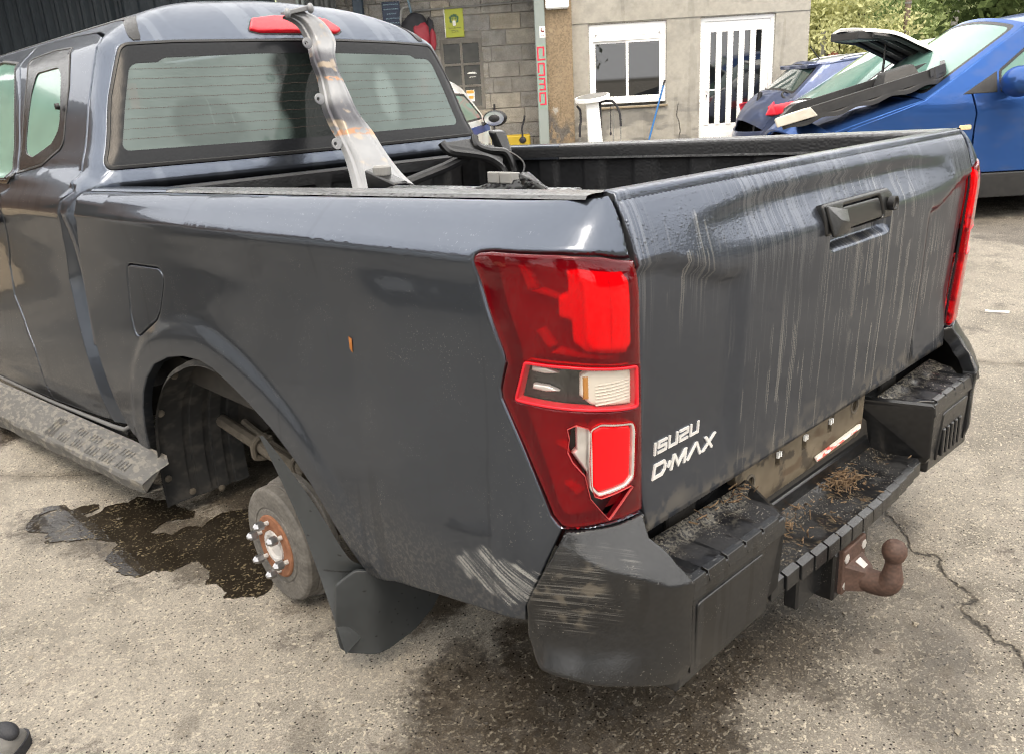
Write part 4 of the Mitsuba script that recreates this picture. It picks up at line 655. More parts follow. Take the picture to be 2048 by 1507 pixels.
obj('belt_strip', panel(sg.LineString([(-3.0, -.012), (-1.60, -.014), (-1.54, .008)]).buffer(.009), cab, s=.03, sb=.015, roll=.004, depth=.01, out=(-1, 0, 0), off=.006), 'plastic_gloss', d2, M=TR)
obj('right_door', panel(sg.Polygon([(.84, -.85), (.84, .03), (.83, .25), (.795, .425), (.985, .52), (1.4, .565), (3.0, .60), (3.1, -.9)]), cab, s=.05, roll=.006, depth=.03, out=(1, 0, 0)), 'paint_side', K, M=TR, smooth=28)
fr_ = lambda pts, nm, mt, r=.03: obj(nm, hullpts(pts, r), mt, K, M=TR, smooth=30)
fr_([(a, b, c) for a, b, c in [(-.88, 4.2, -.8), (.88, 4.2, -.8), (-.8, 5.1, -.75), (.8, 5.1, -.75), (-.9, 4.2, -.1), (.9, 4.2, -.1), (-.8, 4.3, .06), (.8, 4.3, .06), (-.75, 5.08, -.08), (.75, 5.08, -.08), (-.82, 5.1, -.3), (.82, 5.1, -.3)]], 'front_body', 'paint_side')
obj('windshield', hullpts([(-.70, 4.28, .05), (.72, 4.28, .05), (-.55, 3.5, .42), (.57, 3.5, .42), (-.55, 3.48, .41), (.57, 3.48, .41)]), 'frit', K, M=TR)
# ------------------------------------------------------------------ pickup: bed, bumper, running gear
bed = obj('bed', box((-.72, .05, -.52), (.72, 1.96, -.49)), 'bed_liner', K, M=TR, smooth=False, label='black ribbed bed liner')
for sgn in (-1, 1):
    yy = np.linspace(.06, 1.94, 240); ph = (yy / .25) % 1; rib = .014 * sst(.10, .22, ph) * sst(.62, .50, ph)
    wi_ = np.array([float(WQ(0)) + .03 * y - .1 for y in yy]); zr = zrail(yy)
    cols = [(wi_ + .002, zr - .004), (wi_, zr - .012), (wi_, zr - .042), (wi_ + .012, zr - .046), (wi_ + .030 - rib, zr - .06), (wi_ + .030 - rib, zr - .36), (wi_ + .02, zr * 0 - .48), (wi_ - .06, zr * 0 - .489)]
    obj('side_lining', grid_mesh(np.stack([np.stack([sgn * a, yy, b], -1) for a, b in cols], 1)), 'bed_liner', bed, M=TR, smooth=35)
    obj('wheel_box', hullpts([(sgn * a, b, c) for a in (.56, .75) for b, c in ((.72, -.49), (.85, -.30), (1.38, -.30), (1.52, -.49))], .02), 'bed_liner', bed, M=TR)
xx = np.linspace(-.72, .72, 160); rib = .02 * sst(.1, .25, (xx / .16) % 1) * sst(.75, .6, (xx / .16) % 1)
obj('front_lining', grid_mesh(np.stack([np.stack([xx, np.full_like(xx, 1.90) + k - rib * j, np.full_like(xx, z)], -1) for k, z, j in ((.065, -.030, 0), (.01, -.028, 0), (.0, -.036, 0), (.0, -.075, 0), (.025, -.085, 1), (.025, -.49, 1))], 1)), 'bed_liner', bed, M=TR, smooth=35)
for i in range(9): obj('floor_rib', fb((-.62 + i * .145, .1, -.49), (-.57 + i * .145, 1.85, -.478), .006), 'bed_liner', bed, M=TR)
obj('tie_down', hullpts([(a, b, c) for a in (.60, .70) for b in (1.80, 1.90) for c in (-.20, -.02)], .02), 'plastic_gloss', bed, M=TR)
obj('under_bed', box((-.80, .10, -.60), (.80, 2.0, -.53)), 'chassis', K, M=TR, smooth=False)
for x in (-.5, .5): obj('frame_rail', fb((x - .05, .05, -.80), (x + .05, 4.6, -.62)), 'chassis', K, M=TR)
obj('cross_member', fb((-.5, 1.9, -.82), (.5, 2.05, -.66)), 'chassis', K, M=TR); obj('floor_pan', box((-.84, 2.05, -.80), (.84, 4.4, -.70)), 'chassis', K, M=TR, smooth=False)
obj('spare_wheel', move(lathe([(.1, -.08), (.30, -.09), (.36, -.06), (.37, 0), (.36, .06), (.30, .09), (.1, .08), (.1, -.08)], 30), 0, .55, -.72), 'chassis', K, M=TR)
# bumper
PLX = PC([-.33, -.29, -.245, -.11, -.03, .03], [.69, .722, .760, .868, .893, .900]); PLY = PC([-.33, -.29, -.245, -.11, -.03, .03], [-.108, -.104, -.085, .012, .080, .145])
def bump(s, z):
    """plan: left flank (s > 0) round a chamfered corner to the rear face; z pushes the faces in and out"""
    s = np.asarray(s, float); z = np.asarray(z, float); q = np.clip(s, -.33, .03); x, y = PLX(q), PLY(q); tx, ty = PLX(q + .004) - PLX(q - .004), PLY(q + .004) - PLY(q - .004); l = np.hypot(tx, ty); nx, ny = ty / l, -tx / l
    low = np.interp(z, [-.86, -.835, -.80, -.775, -.735, -.70], [.006, .020, .024, .020, .004, .0]) * sst(.0, -.05, s) * sst(-.30, -.14, s)
    zc = np.interp(s, [-.33, -.26, -.07], [-.632, -.622, -.525]); sh = -.058 * np.clip((z - zc) / .085, 0, 1) * sst(-.05, -.22, s) - .014 * np.clip((z + .58) / .07, 0, 1)
    tuck = -.020 * np.clip((-.80 - z) / .06, 0, 1) * sst(-.2, -.32, s); o = low + sh + tuck + .006 * sst(-.70, -.62, z)
    return np.stack([-(x + o * nx), y + o * ny, z], -1)
capo = sg.Polygon([(-.092, -.511), (-.055, -.579), (-.006, -.668), (-.004, -.734), (-.02, -.77), (-.041, -.781), (-.109, -.787), (-.183, -.80), (-.277, -.838), (-.322, -.850), (-.325, -.634), (-.284, -.584), (-.244, -.55), (-.243, -.517), (-.193, -.518), (-.139, -.512)])
cpts = np.array([(s_, float(np.interp(s_, [-.33, -.26, -.07], [-.632, -.622, -.525])) + e) for s_ in np.arange(-.32, -.07, .008) for e in (-.004, 0, .004)])
bp = obj('rear_bumper', hullpts([(a, b, c) for a in (-.66, .66) for b, c in ((.05, -.70), (.12, -.70), (.05, -.86), (.12, -.86))], .01), 'chassis', K, M=TR, label='black step bumper, its left corner scraped')
for sgn in (-1, 1):
    Lf = bump if sgn < 0 else mirror(bump); left = sgn < 0
    obj('corner_cap', panel(capo, Lf, s=.016, sb=.009, roll=.006, depth=.03, out=(sgn * .7, -.7, 0), pts=cpts), 'plastic_bumper', bp, M=TR, smooth=26, label='scraped left corner cap' if left else None)
    xi = .372 if left else .415; X = lambda a: sgn * a
    pd = obj('step_pad', hullpts([(X(.695), -.094, -.650), (X(.695), .03, -.650), (X(xi - .06), .03, -.655), (X(xi), -.096, -.655), (X(.72), -.088, -.850), (X(.72), .03, -.85), (X(xi + .04), .03, -.85), (X(xi + .04), -.082, -.85)], .008), 'plastic_bumper', bp, M=TR, smooth=25)
    top = sg.Polygon([(.685, -.094), (xi + .006, -.098), (xi - .03, -.05), (xi - .062, .02), (.73, .03), (.745, -.02), (.70, -.06)])
    obj('tread', panel(top if sgn > 0 else affinity.scale(top, -1, 1, origin=(0, 0)), lambda x, y: np.stack([x, y, -.640 + .004 * np.cos((np.abs(x) - xi) * 2 * np.pi / .078) * sst(.03, -.03, y) + .016 * sst(-.02, .03, y)], -1), s=.008, sb=.006, roll=.003, depth=.012, out=(0, 0, 1)), 'plastic_pad', pd, M=TR, smooth=50)
    for i in range(5):
        x0 = xi + .022 + i * .064; obj('lip_tooth', hullpts([(X(x0), -.1055, -.66), (X(x0 + .054), -.1055, -.66), (X(x0), -.101, -.640), (X(x0 + .054), -.101, -.640), (X(x0), -.088, -.638), (X(x0 + .054), -.088, -.638), (X(x0), -.09, -.66), (X(x0 + .054), -.09, -.66)], .0015), 'plastic_bumper', pd, M=TR)
    obj('lip', hullpts([(X(xi + .002), -.106, -.676), (X(.69), -.104, -.676), (X(xi + .002), -.102, -.648), (X(.69), -.100, -.648), (X(xi + .002), -.09, -.648), (X(.69), -.09, -.676)], .003), 'plastic_bumper', pd, M=TR)
    q = round_poly(sg.box(xi + .075, -.835, .675, -.69), .01); obj('face_panel', panel(q if sgn > 0 else affinity.scale(q, -1, 1, origin=(0, 0)), lambda x, z: np.stack([x, -.104 + .012 * (-.65 - z) / .2, z], -1), s=.03, sb=.012, roll=.004, depth=.006, out=(0, -1, 0), off=.004), 'plastic_bumper', pd, M=TR)
    if not left:
        for i in range(5): obj('grip_rib', fb((.50 + i * .03, -.1075, -.82), (.515 + i * .03, -.098, -.74), .003), 'plastic_bumper', pd, M=TR)
    obj('inner_wall', hullpts([(X(xi), -.094, -.655), (X(xi - .06), .03, -.655), (X(xi + .012), -.090, -.80), (X(xi - .03), .06, -.80), (X(xi + .03), -.08, -.82), (X(xi + .03), .06, -.66), (X(xi - .09), .06, -.64)], .012), 'plastic_gloss', pd, M=TR)
    obj('seam', hullpts([(X(.689), -.105, -.67), (X(.692), -.105, -.67), (X(.689), -.100, -.83), (X(.692), -.100, -.83), (X(.689), -.09, -.67), (X(.692), -.09, -.83)]), 'seal_black', pd, M=TR, smooth=False)
st = obj('low_step', panel(sg.Polygon([(-.40, -.082), (-.2, -.098), (0, -.104), (.2, -.098), (.41, -.082), (.40, .05), (-.36, .05)]), lambda x, y: np.stack([x, y, -.802 + .0025 * np.cos(x * 2 * np.pi / .05) * sst(-.03, -.06, y) + .02 * sst(.0, .05, y)], -1), s=.010, sb=.007, roll=.005, depth=.035, out=(0, 0, 1)), 'plastic_step', bp, M=TR, smooth=45)
def step_c(p, n, uv):
    c = mi.Color3f(.015, .0155, .017) * (.7 + .6 * noise(p.x * 140, p.y * 140, p.z * 140)); a = fbm(p.x * 60, p.y * 20, 3, 4)
    c = mix(c, (.15, .12, .08), smoothstep(.52, .72, fbm(p.x * 200, p.y * 120, 3, 3)) * smoothstep(.45, .6, fbm(p.x * 14, p.y * 14, 5, 3)) * .7)
    return mix(c, (.40, .36, .29), smoothstep(.84, .88, noise(p.x * 300, p.y * 420, 3)) * smoothstep(.35, .55, noise(p.x * 14, p.y * 14, 8)) * .7)
mat('plastic_step', step_c, lambda p, n, uv: .24 + .4 * smoothstep(.4, .65, fbm(p.x * 16, p.y * 16, 1, 3)))
for i in range(14):
    x0 = -.385 + i * .056; y0 = -.084 - .022 * (1 - (x0 + .02) ** 2 / .16); obj('edge_tooth', hullpts([(x0 + a, y0 + b, c) for a in (0, .049) for b, c in ((-.003, -.838), (-.002, -.804), (.012, -.7985), (.012, -.83))], .0015), 'plastic_bumper', st, M=TR)
def plate_c(p, n, uv):
    tz = trz(p); a = fbm(p.x * 16, tz * 16, 1, 4); c = mix((.11, .085, .055), (.27, .22, .15), a); c = mix(c, (.045, .035, .025), smoothstep(.55, .72, fbm(p.x * 28, tz * 28, 6, 4)) * .8); return mix(c, (.10, .06, .03), smoothstep(.62, .75, fbm(p.x * 9, tz * 22, 3, 3)) * .7)
mat('plate_rust', plate_c, .85, bump=lambda p, n, uv: fbm(p.x * 70, p.y * 70, p.z * 70, 3), bs=.002)
holes = [sg.Point(x, z).buffer(r) for x, z, r in ((-.275, -.648, .017), (.235, -.62, .019))] + [sg.box(x - .011, -.652, x + .011, -.618) for x in (-.155, -.03, .10)]
pl = obj('plate_mount', panel(sg.Polygon([(-.345, -.58), (.30, -.58), (.285, -.75), (-.30, -.75)]).difference(shapely.union_all(holes)), lambda x, z: np.stack([x, .030 + .02 * sst(-.70, -.75, z) + .004 * sst(-.60, -.58, z), z], -1), s=.02, sb=.008, roll=.002, depth=.02, out=(0, -1, 0)), 'plate_rust', bp, M=TR, label='bare rusty number plate mount above the low step')
for x, z, r in ((-.275, -.648, .017), (.235, -.62, .019)): obj('grommet', move(lathe([(r - .002, 0), (r + .004, 0), (r + .005, -.004), (r - .002, -.005), (r - .002, 0)], 20, 'y'), x, .028, z), 'road_grime', pl, M=TR)
for x in (-.155, -.03, .10): obj('clip', cat(box((x - .008, .024, -.628), (x - .003, .03, -.614)), box((x + .002, .024, -.627), (x + .007, .03, -.615))), 'label_white', pl, M=TR, smooth=False, kind='stuff')
obj('backing', box((-.735, .06, -.80), (.735, .07, -.56)), 'seal_black', bp, M=TR, smooth=False); obj('label_strip', hullpts([(.02, .020, -.688), (.26, .020, -.678), (.02, .020, -.70), (.26, .020, -.690), (.02, .028, -.69), (.26, .028, -.68)]), 'torn_label', pl, M=TR, smooth=False)
mat('torn_label', lambda p, n, uv: mix((.62, .60, .56), (.52, .10, .08), smoothstep(.50, .6, fbm(p.x * 40, p.z * 120, 1, 3))), .7)
obj('step_riser', hullpts([(-.37, .045, -.80), (.39, .045, -.80), (-.34, .035, -.745), (.33, .035, -.745), (-.37, .07, -.80), (.39, .07, -.745)], .006), 'plastic_gloss', bp, M=TR)
obj('tow_eye', lumpy((-.375, -.06, -.865), (.018, .012, .032), 3, .1, 2), 'plastic_bumper', bp, M=TR)
# tow hitch
mat('hitch_rust', lambda p, n, uv: mix((.055, .032, .024), (.16, .085, .06), fbm(p.x * 40, p.y * 40, p.z * 40, 4)) * (.75 + .5 * noise(p.x * 200, p.y * 200, p.z * 200)), .7, bump=lambda p, n, uv: fbm(p.x * 120, p.y * 120, p.z * 120, 3), bs=.0012)
hi = obj('tow_hitch', cat(hullpts([(a, b, c) for a in (-.20, .16) for b, c in ((-.055, -.965), (-.03, -.965), (-.055, -.855), (-.03, -.855))], .005), hullpts([(a, b, c) for a in (-.085, .065) for b in (-.085, .1) for c in (-.985, -.872)], .006)), 'plastic_bumper', K, M=TR)
ctr = -.012
obj('mount_plate', cat(hullpts([(ctr + a, b, c) for a in (-.055, .055) for b in (-.100, -.088) for c in (-.975, -.865)], .003), hullpts([(ctr - .052, -.1, -.965), (ctr + .04, -.1, -.965), (ctr - .052, -.1, -.905), (ctr + .04, -.1, -.905), (ctr - .02, -.135, -.968), (ctr + .02, -.135, -.968), (ctr - .02, -.135, -.922), (ctr + .02, -.135, -.922)], .003)), 'hitch_rust', hi, M=TR)
obj('ball_neck', tube(spline([(ctr, -.115, -.945), (ctr, -.150, -.948), (ctr, -.178, -.944), (ctr, -.190, -.925), (ctr, -.191, -.900), (ctr, -.191, -.87)], 24), np.interp(np.linspace(0, 1, 24), [0, .3, .6, .85, 1], [.030, .029, .027, .0185, .0165]), 16), 'hitch_rust', hi, M=TR, smooth=60)
obj('ball', move(lathe([(0, -.028), (.013, -.027), (.022, -.019), (.0275, -.004), (.0265, .010), (.020, .021), (.013, .0255), (.011, .0262), (0, .0262)], 28), ctr, -.191, -.852), 'hitch_rust', hi, M=TR, smooth=60)
for x, z in ((-.045, -.885), (.045, -.885), (-.045, -.955)):
    obj('bolt', move(lathe([(0, .004), (.012, .004), (.012, -.012), (.007, -.013), (.007, -.022), (0, -.022)], 6, 'y'), ctr + x, -.101, z), 'silver', hi, M=TR, smooth=20)
obj('type_label', hullpts([(ctr - .012, -.110, -.9035), (ctr + .014, -.110, -.9035), (ctr - .010, -.130, -.9158), (ctr + .012, -.130, -.9158), (ctr - .012, -.110, -.9055), (ctr + .012, -.130, -.9178)]), 'hub_grey', hi, M=TR, smooth=False)
# wheel arch liner
th = np.radians(np.linspace(48, 232, 70)); R = .478
def liner(x0, x1, sx):
    cols = [(sx * (x0 + (x1 - x0) * k), R + d) for k, d in ((0, -.012), (.05, -.010), (.055, .004), (.28, .006), (.29, .014), (.36, .014), (.37, .006), (.52, .006), (.53, .016), (.60, .016), (.61, .006), (.76, .006), (.77, .016), (.85, .016), (.86, .004), (1, .004))]
    return grid_mesh(np.stack([np.stack([np.full_like(th, a), ARC[0] - .0 + r * -np.cos(th) * -1 * -1, ARC[1] + .0 + r * np.sin(th) * .98], -1) for a, r in cols], 1))
yc_, zc_ = 1.25, -.93
def liner_pts(x, r): 
    a = np.radians(np.linspace(-12, 150, 70)); rr = np.interp(np.degrees(a), [-12, 20, 60, 90, 150], [.60, .575, .50, .48, .55]) + r
    return np.stack([np.full_like(a, x), yc_ + rr * np.cos(a), zc_ + rr * np.sin(a)], -1)
ks = [(-.895, -.012), (-.885, -.010), (-.883, .004), (-.80, .006), (-.797, .014), (-.775, .014), (-.772, .006), (-.73, .006), (-.727, .016), (-.705, .016), (-.702, .006), (-.665, .006), (-.662, .016), (-.64, .016), (-.637, .004), (-.59, .004)]
ln = obj('arch_liner', grid_mesh(np.stack([liner_pts(a, b) for a, b in ks], 1)), 'liner_felt', K, M=TR, smooth=30, label='black wheel arch liner left bare by the missing wheel')
obj('arch_liner', grid_mesh(np.stack([liner_pts(a, b) * [-1, 1, 1] for a, b in ks], 1)), 'liner_felt', K, M=TR, smooth=30)
for a_deg, x in ((25, -.875), (-2, -.87), (-9, -.80), (-10, -.70), (48, -.87)):
    p = liner_pts(x, .0)[int((a_deg + 12) / 162 * 69)]; obj('clip', move(lathe([(0, -.006), (.010, -.006), (.012, 0), (.006, .003), (0, .003)], 12, 'y'), *(p + [0, -.006, 0])), 'road_grime', ln, M=TR)
obj('arch_gusset', hullpts([(-.60, 1.2, -.60), (-.60, 1.9, -.60), (-.60, 1.9, -.95), (-.58, 1.2, -.60), (-.58, 1.9, -.60), (-.58, 1.9, -.95)]), 'chassis', K, M=TR, smooth=False)
# axle, leaf spring, drum
mat('cast_drum', lambda p, n, uv: mix((.05, .047, .043), (.125, .118, .107), fbm(p.x * 30, p.y * 30, p.z * 30, 4)) * (.8 + .4 * noise(p.x * 160, p.y * 160, p.z * 160)), .75, spec=.4)
mat('flange_rust', lambda p, n, uv: mix((.22, .075, .03), (.42, .20, .11), fbm(p.x * 50, p.y * 50, p.z * 50, 4)), .85); mat('hub_grey', lambda p, n, uv: mix((.30, .29, .28), (.45, .44, .43), fbm(p.x * 40, p.y * 40, p.z * 40, 3)), .6)
dc = np.array([-.866, 1.120, -.945])
ax_ = obj('rear_axle', tube([(-.74, 1.12, -.945), (.74, 1.12, -.945)], .045, 14), 'road_grime', K, M=TR); obj('differential', lumpy((.05, 1.12, -.94), (.17, .19, .16), 3, .06), 'chassis', ax_, M=TR)
Q = lambda pr, n=56: move(lathe([(r, -x) for x, r in pr], n, 'x'), *dc)
def latx(pr, n=56):
    m = trimesh.creation.revolve(np.array([(r, x) for x, r in pr]), sections=n); m.apply_transform(np.array([[0, 0, 1, 0], [1, 0, 0, 0], [0, 1, 0, 0], [0, 0, 0, 1.0]])); m.apply_translation(dc); return m
dm = obj('brake_drum', latx([(0, .085), (0, .104), (.0025, .106), (.0025, .109), (0, .111), (0, .150), (.003, .158), (.010, .164), (.030, .165), (.032, .163), (.036, .163), (.038, .165), (.055, .166), (.058, .173), (.066, .174), (.068, .168), (.080, .168), (.082, .178), (.096, .179), (.10, .172), (.104, .15), (.104, 0)]), 'cast_drum', K, M=TR, smooth=22, label='bare brake drum where the left rear wheel is missing')
fl = obj('hub_flange', latx([(-.004, .045), (-.006, .052), (-.006, .086), (-.003, .090), (.003, .090), (.003, .04), (-.004, .045)], 48), 'flange_rust', dm, M=TR, smooth=35)
obj('hub_centre', latx([(-.003, 0), (-.003, .030), (-.010, .036), (-.010, .046), (-.002, .047)], 36), 'hub_grey', dm, M=TR, smooth=35)
obj('right_drum', move(xform(latx([(0, 0), (0, .155), (.012, .163), (.1, .17), (.104, 0)]), np.diag([-1, 1, 1, 1.0])), 0, 0, 0), 'cast_drum', K, M=TR, smooth=40)
for i in range(6):
    a = math.radians(i * 60 + 18); o = dc + [0, .0695 * math.cos(a), .0695 * math.sin(a)]
    obj('stud', tube([o, o + [-.034, 0, 0]], .0065, 10), 'hub_grey', fl, M=TR)
    nut = trimesh.creation.revolve(np.array([(0, -.050), (.005, -.0495), (.010, -.043), (.0125, -.038), (.0125, -.022), (.010, -.020), (0, -.020)]), sections=6); nut.apply_transform(np.array([[0, 0, 1, 0], [1, 0, 0, 0], [0, 1, 0, 0], [0, 0, 0, 1.0]])); nut.apply_translation(o); obj('wheel_nut', nut, 'chrome', fl, M=TR, smooth=25)
sp = obj('leaf_spring', cat(*[tube(spline([(-.63, 1.72 - i * .13, -.80 - i * .004 - .012 * i), (-.63, 1.40, -.855 - .014 * i), (-.63, 1.12, -.885 - .014 * i), (-.63, .85, -.85 - .012 * i), (-.63, .55 + i * .1, -.77 - .014 * i)], 18), .012, 6) for i in range(2)], tube([(-.66, 1.95, -.80), (-.66, 1.28, -.86)], .022, 8)), 'road_grime', K, M=TR, kind='stuff')
obj('spring_clamp', tube(spline([(-.66, 1.55, -.80), (-.69, 1.55, -.83), (-.69, 1.55, -.86), (-.65, 1.55, -.875), (-.625, 1.55, -.85), (-.63, 1.55, -.81)], 20), .010, 8), 'road_grime', K, M=TR)
obj('shock_absorber', tube([(-.55, 1.30, -.97), (-.60, 1.0, -.62)], .026, 12), 'chassis', K, M=TR)
obj('brake_hose', tube(spline([(-.72, 1.20, -.84), (-.70, 1.28, -.80), (-.66, 1.24, -.75), (-.6, 1.3, -.66)], 20), .008, 8), 'road_grime', K, M=TR)
# mud flap: thin strip along the arch, then the flap behind the hub
A = np.array([(-.925, .985, -.565), (-.928, .90, -.66), (-.932, .83, -.745), (-.938, .775, -.83), (-.944, .725, -.915), (-.946, .695, -.985), (-.944, .68, -1.035)])
B = np.array([(-.922, .97, -.562), (-.918, .865, -.625), (-.912, .765, -.705), (-.900, .68, -.80), (-.83, .645, -.835), (-.72, .640, -.845), (-.655, .640, -.86)])
E_ = np.array([(-.926, .668, -1.052), (-.88, .655, -1.062), (-.78, .645, -1.062), (-.70, .64, -1.03), (-.655, .64, -.97)])
Ai, Bi = spline(A, 40), spline(B, 40); ks = np.linspace(0, 1, 9)
P = np.stack([Ai + (Bi - Ai) * k for k in ks], 1); m1 = grid_mesh(P)
pp = np.vstack([A[4:], E_, B[::-1][:4]]); 
fl2 = sg.Polygon([(-.946, -.93), (-.946, -.985), (-.942, -1.035), (-.926, -1.052), (-.88, -1.062), (-.84, -1.064), (-.76, -1.052), (-.70, -1.02), (-.675, -.985), (-.66, -.93), (-.655, -.86), (-.74, -.845), (-.84, -.835), (-.90, -.825), (-.938, -.86)])
def flapf(x, z): return np.stack([x, .640 + .055 * sst(-.86, -.95, x) + .0 * z + .012 * sst(-.9, -1.05, z), z], -1)
mf = obj('mud_flap', cat(m1, panel(round_poly(fl2, .01), flapf, s=.025, sb=.012, roll=.003, depth=.006, out=(0, -1, 0))), 'rubber', K, M=TR, smooth=35, label='dark rubber mud flap hanging behind the bare brake drum')
# left step board
def sb_pt(f, y, part):
    inn = np.array([-.90 - .08 * f, y, -.868 - .05 * f]); outt = np.array([-.985 - .08 * f, y, -.905 - .075 * f]); low = outt + [.004, 0, -.042 - .02 * f]
    return {'wall': inn + [.03, 0, .010], 'in': inn, 'mid': inn * .55 + outt * .45 + [0, 0, .004], 'out': outt, 'o2': outt + [-.006, 0, -.010], 'low': low, 'back': low + [.07, 0, -.005]}[part]
ys = np.linspace(1.80, 3.7, 24); rows = []
for y in ys:
    f = (y - 1.75) / 1.4; rows.append([sb_pt(f, y, q) + (np.array([.005 * sst(-.2, .2, np.sin(y * 19)), 0, 0]) if q in ('o2', 'low') else 0) for q in ('wall', 'in', 'mid', 'out', 'o2', 'low', 'back')])
mat('step_plastic', lambda p, n, uv: mix(mix((.045, .045, .045), (.085, .082, .076), fbm(p.x * 20, p.y * 20, p.z * 20, 4)), (.155, .142, .118), smoothstep(.46, .66, fbm(p.x * 110, p.y * 40, p.z * 40, 4)) * .6), .6, bump=lambda p, n, uv: noise(p.x * 260, p.y * 260, p.z * 260), bs=.0006)
P = np.array(rows); m = grid_mesh(P); e0 = P[0]; tip = [np.array([-.925, 1.735, -.862]), np.array([-.905, 1.76, -.875]), np.array([-.935, 1.735, -.87]), np.array([-.955, 1.735, -.905]), np.array([-.957, 1.735, -.915]), np.array([-.945, 1.735, -.955]), np.array([-.88, 1.74, -.96])]
ce = e0[1:6].mean(0); tip = [ce + (q - ce) * .80 + np.array([0, -.055, 0]) for q in e0]; m2 = grid_mesh(np.array([np.array(tip), e0])); m3 = hullpts(np.array([t + [0, .004, 0] for t in tip[1:6]] + [t + [0, .012, 0] for t in tip[1:6]])); sbk = obj('side_step', cat(m, m2, m3), 'step_plastic', K, M=TR, smooth=18, label='dusty grey plastic side step under the doors')
bars = []
for row, (k0, k1) in enumerate(((.12, .42), (.55, .88))):
    for gI in range(5 if row else 4):
        for b in range(4):
            y = 1.90 + .05 * row * 0 + gI * .132 + b * .024 + (0 if row else .05); f = (y - 1.75) / 1.4; i_, o_ = sb_pt(f, y, 'in'), sb_pt(f, y, 'out'); a0, a1 = i_ + (o_ - i_) * k0, i_ + (o_ - i_) * k1
            bars.append(hullpts([a0 + [0, -.004, -.002], a0 + [0, .005, -.002], a1 + [0, -.004, -.002], a1 + [0, .005, -.002], a0 + [0, -.002, .006], a0 + [0, .003, .006], a1 + [0, -.002, .006], a1 + [0, .003, .006]]))
for b in range(3):
    y = 2.56 + b * .03; f = (y - 1.75) / 1.4; i_, o_ = sb_pt(f, y, 'in'), sb_pt(f, y, 'out'); a0, a1 = i_ + (o_ - i_) * .1, i_ + (o_ - i_) * .9; bars.append(hullpts([a + [0, e, z] for a in (a0, a1) for e, z in ((-.003, 0), (.004, 0), (0, .011))]))
obj('tread_bars', cat(*bars), 'step_plastic', sbk, M=TR, smooth=False, kind='stuff')
sill = np.array([cab(np.array(-(y - 2.1) - .78), np.array(z)) for y, z in zip(np.linspace(2.06, 3.9, 20), np.interp(np.linspace(2.06, 3.9, 20), [2.06, 2.84, 3.9], [-.848, -.912, -.97]))])
obj('sill_trim', tube(np.vstack([[sill[0] + [.01, -.03, .012]], sill + [-.004, 0, -.004]]), .008, 8), 'sill_grey', K, M=TR, smooth=60); mat('sill_grey', (.20, .205, .21), .4)
obj('rocker', grid_mesh(np.stack([sill + [.012, 0, -.004], sill + [.0, 0, -.03], sill + [.03, 0, -.075], sill + [.2, 0, -.09]], 1)), 'plastic_gloss', K, M=TR, smooth=30)

# ------------------------------------------------------------------ loose things in and on the pickup
mat('leaf_orange', (.45, .16, .03), .6)
q0 = side(np.array(.58), np.array(-.275)); k = obj('fallen_leaf', hullpts([q0 + np.array(v) for v in [(-.0015, .006, .016), (-.0015, -.006, .012), (-.0015, .007, -.010), (-.0015, -.002, -.018), (-.004, .001, 0), (-.0035, .003, -.009)]]), 'leaf_orange', M=TR, smooth=False); tag(k, 'small orange leaf stuck to the dark bedside above the wheel arch', 'leaf')
def galv(p, n, uv):
    a = fbm(p.x * 10, p.y * 10, p.z * 10, 4); tz = trz(p); c = mix((.15, .153, .16), (.26, .265, .272), a)
    b1 = smoothstep(.075, .02, dr.abs(tz - .335 + (a - .5) * .05)); b2 = smoothstep(.075, .015, dr.abs(tz - .165 + (a - .5) * .04)); c = mix(c, (.030, .030, .038), b1 * .95); c = mix(c, (.035, .035, .044), b2 * .92)
    r1 = smoothstep(.010, .004, dr.abs(tz - .285 + (a - .5) * .03)) + smoothstep(.014, .006, dr.abs(tz - .105 + (a - .5) * .03)); c = mix(c, (.30, .16, .09), dr.minimum(r1, 1) * smoothstep(.42, .55, noise(p.x * 60, p.y * 60, p.z * 60)))
    return mix(c, (.36, .28, .19), smoothstep(.6, .75, fbm(p.x * 25, p.y * 9, p.z * 25, 3)) * .5)
mat('cut_steel', galv, .36, metal=.35, spec=.5)
PP = thing('cut_body_panel', 'bare grey cut-out car pillar panel leaning from the bed onto the cab roof', 'car part')
Lf = np.array([(-.086, 2.04, .505), (-.035, 2.02, .475), (-.023, 2.0, .424), (-.055, 1.93, .345), (-.07, 1.88, .298), (-.10, 1.82, .235), (-.127, 1.77, .179), (-.142, 1.69, .09), (-.155, 1.63, .03), (-.19, 1.55, -.045), (-.215, 1.5, -.10), (-.23, 1.45, -.2)])
Rg = np.array([(.0, 2.05, .525), (.07, 2.03, .49), (.098, 2.01, .434), (.04, 1.93, .36), (.02, 1.89, .314), (.012, 1.83, .24), (.004, 1.77, .164), (.006, 1.70, .10), (.012, 1.65, .035), (.02, 1.57, -.045), (.03, 1.5, -.10), (.04, 1.45, -.2)])
Li, Ri = spline(Lf, 60), spline(Rg, 60); prof = [(-.03, .028), (0, .012), (.03, .0), (.10, -.004), (.16, -.030), (.24, -.040), (.46, -.046), (.58, -.036), (.66, -.040), (.80, -.034), (.86, -.010), (.92, 0), (1, .004), (1.01, .022)]
dn = np.array([-.25, -.9, .25]) ; bul = np.interp(np.linspace(0, 1, 60), [0, .1, .2, .35, .55, .62, .72, .85, 1], [.5, .8, .7, 1, 1.1, .6, .9, .8, .7]); P = []
for k_, d_ in prof: P.append(Li + (Ri - Li) * k_ + dn * (-d_ * bul)[:, None] * -1 * -1)
m = grid_mesh(np.stack(P, 1)); obj('pressing', m, 'cut_steel', PP, M=TR, smooth=30)
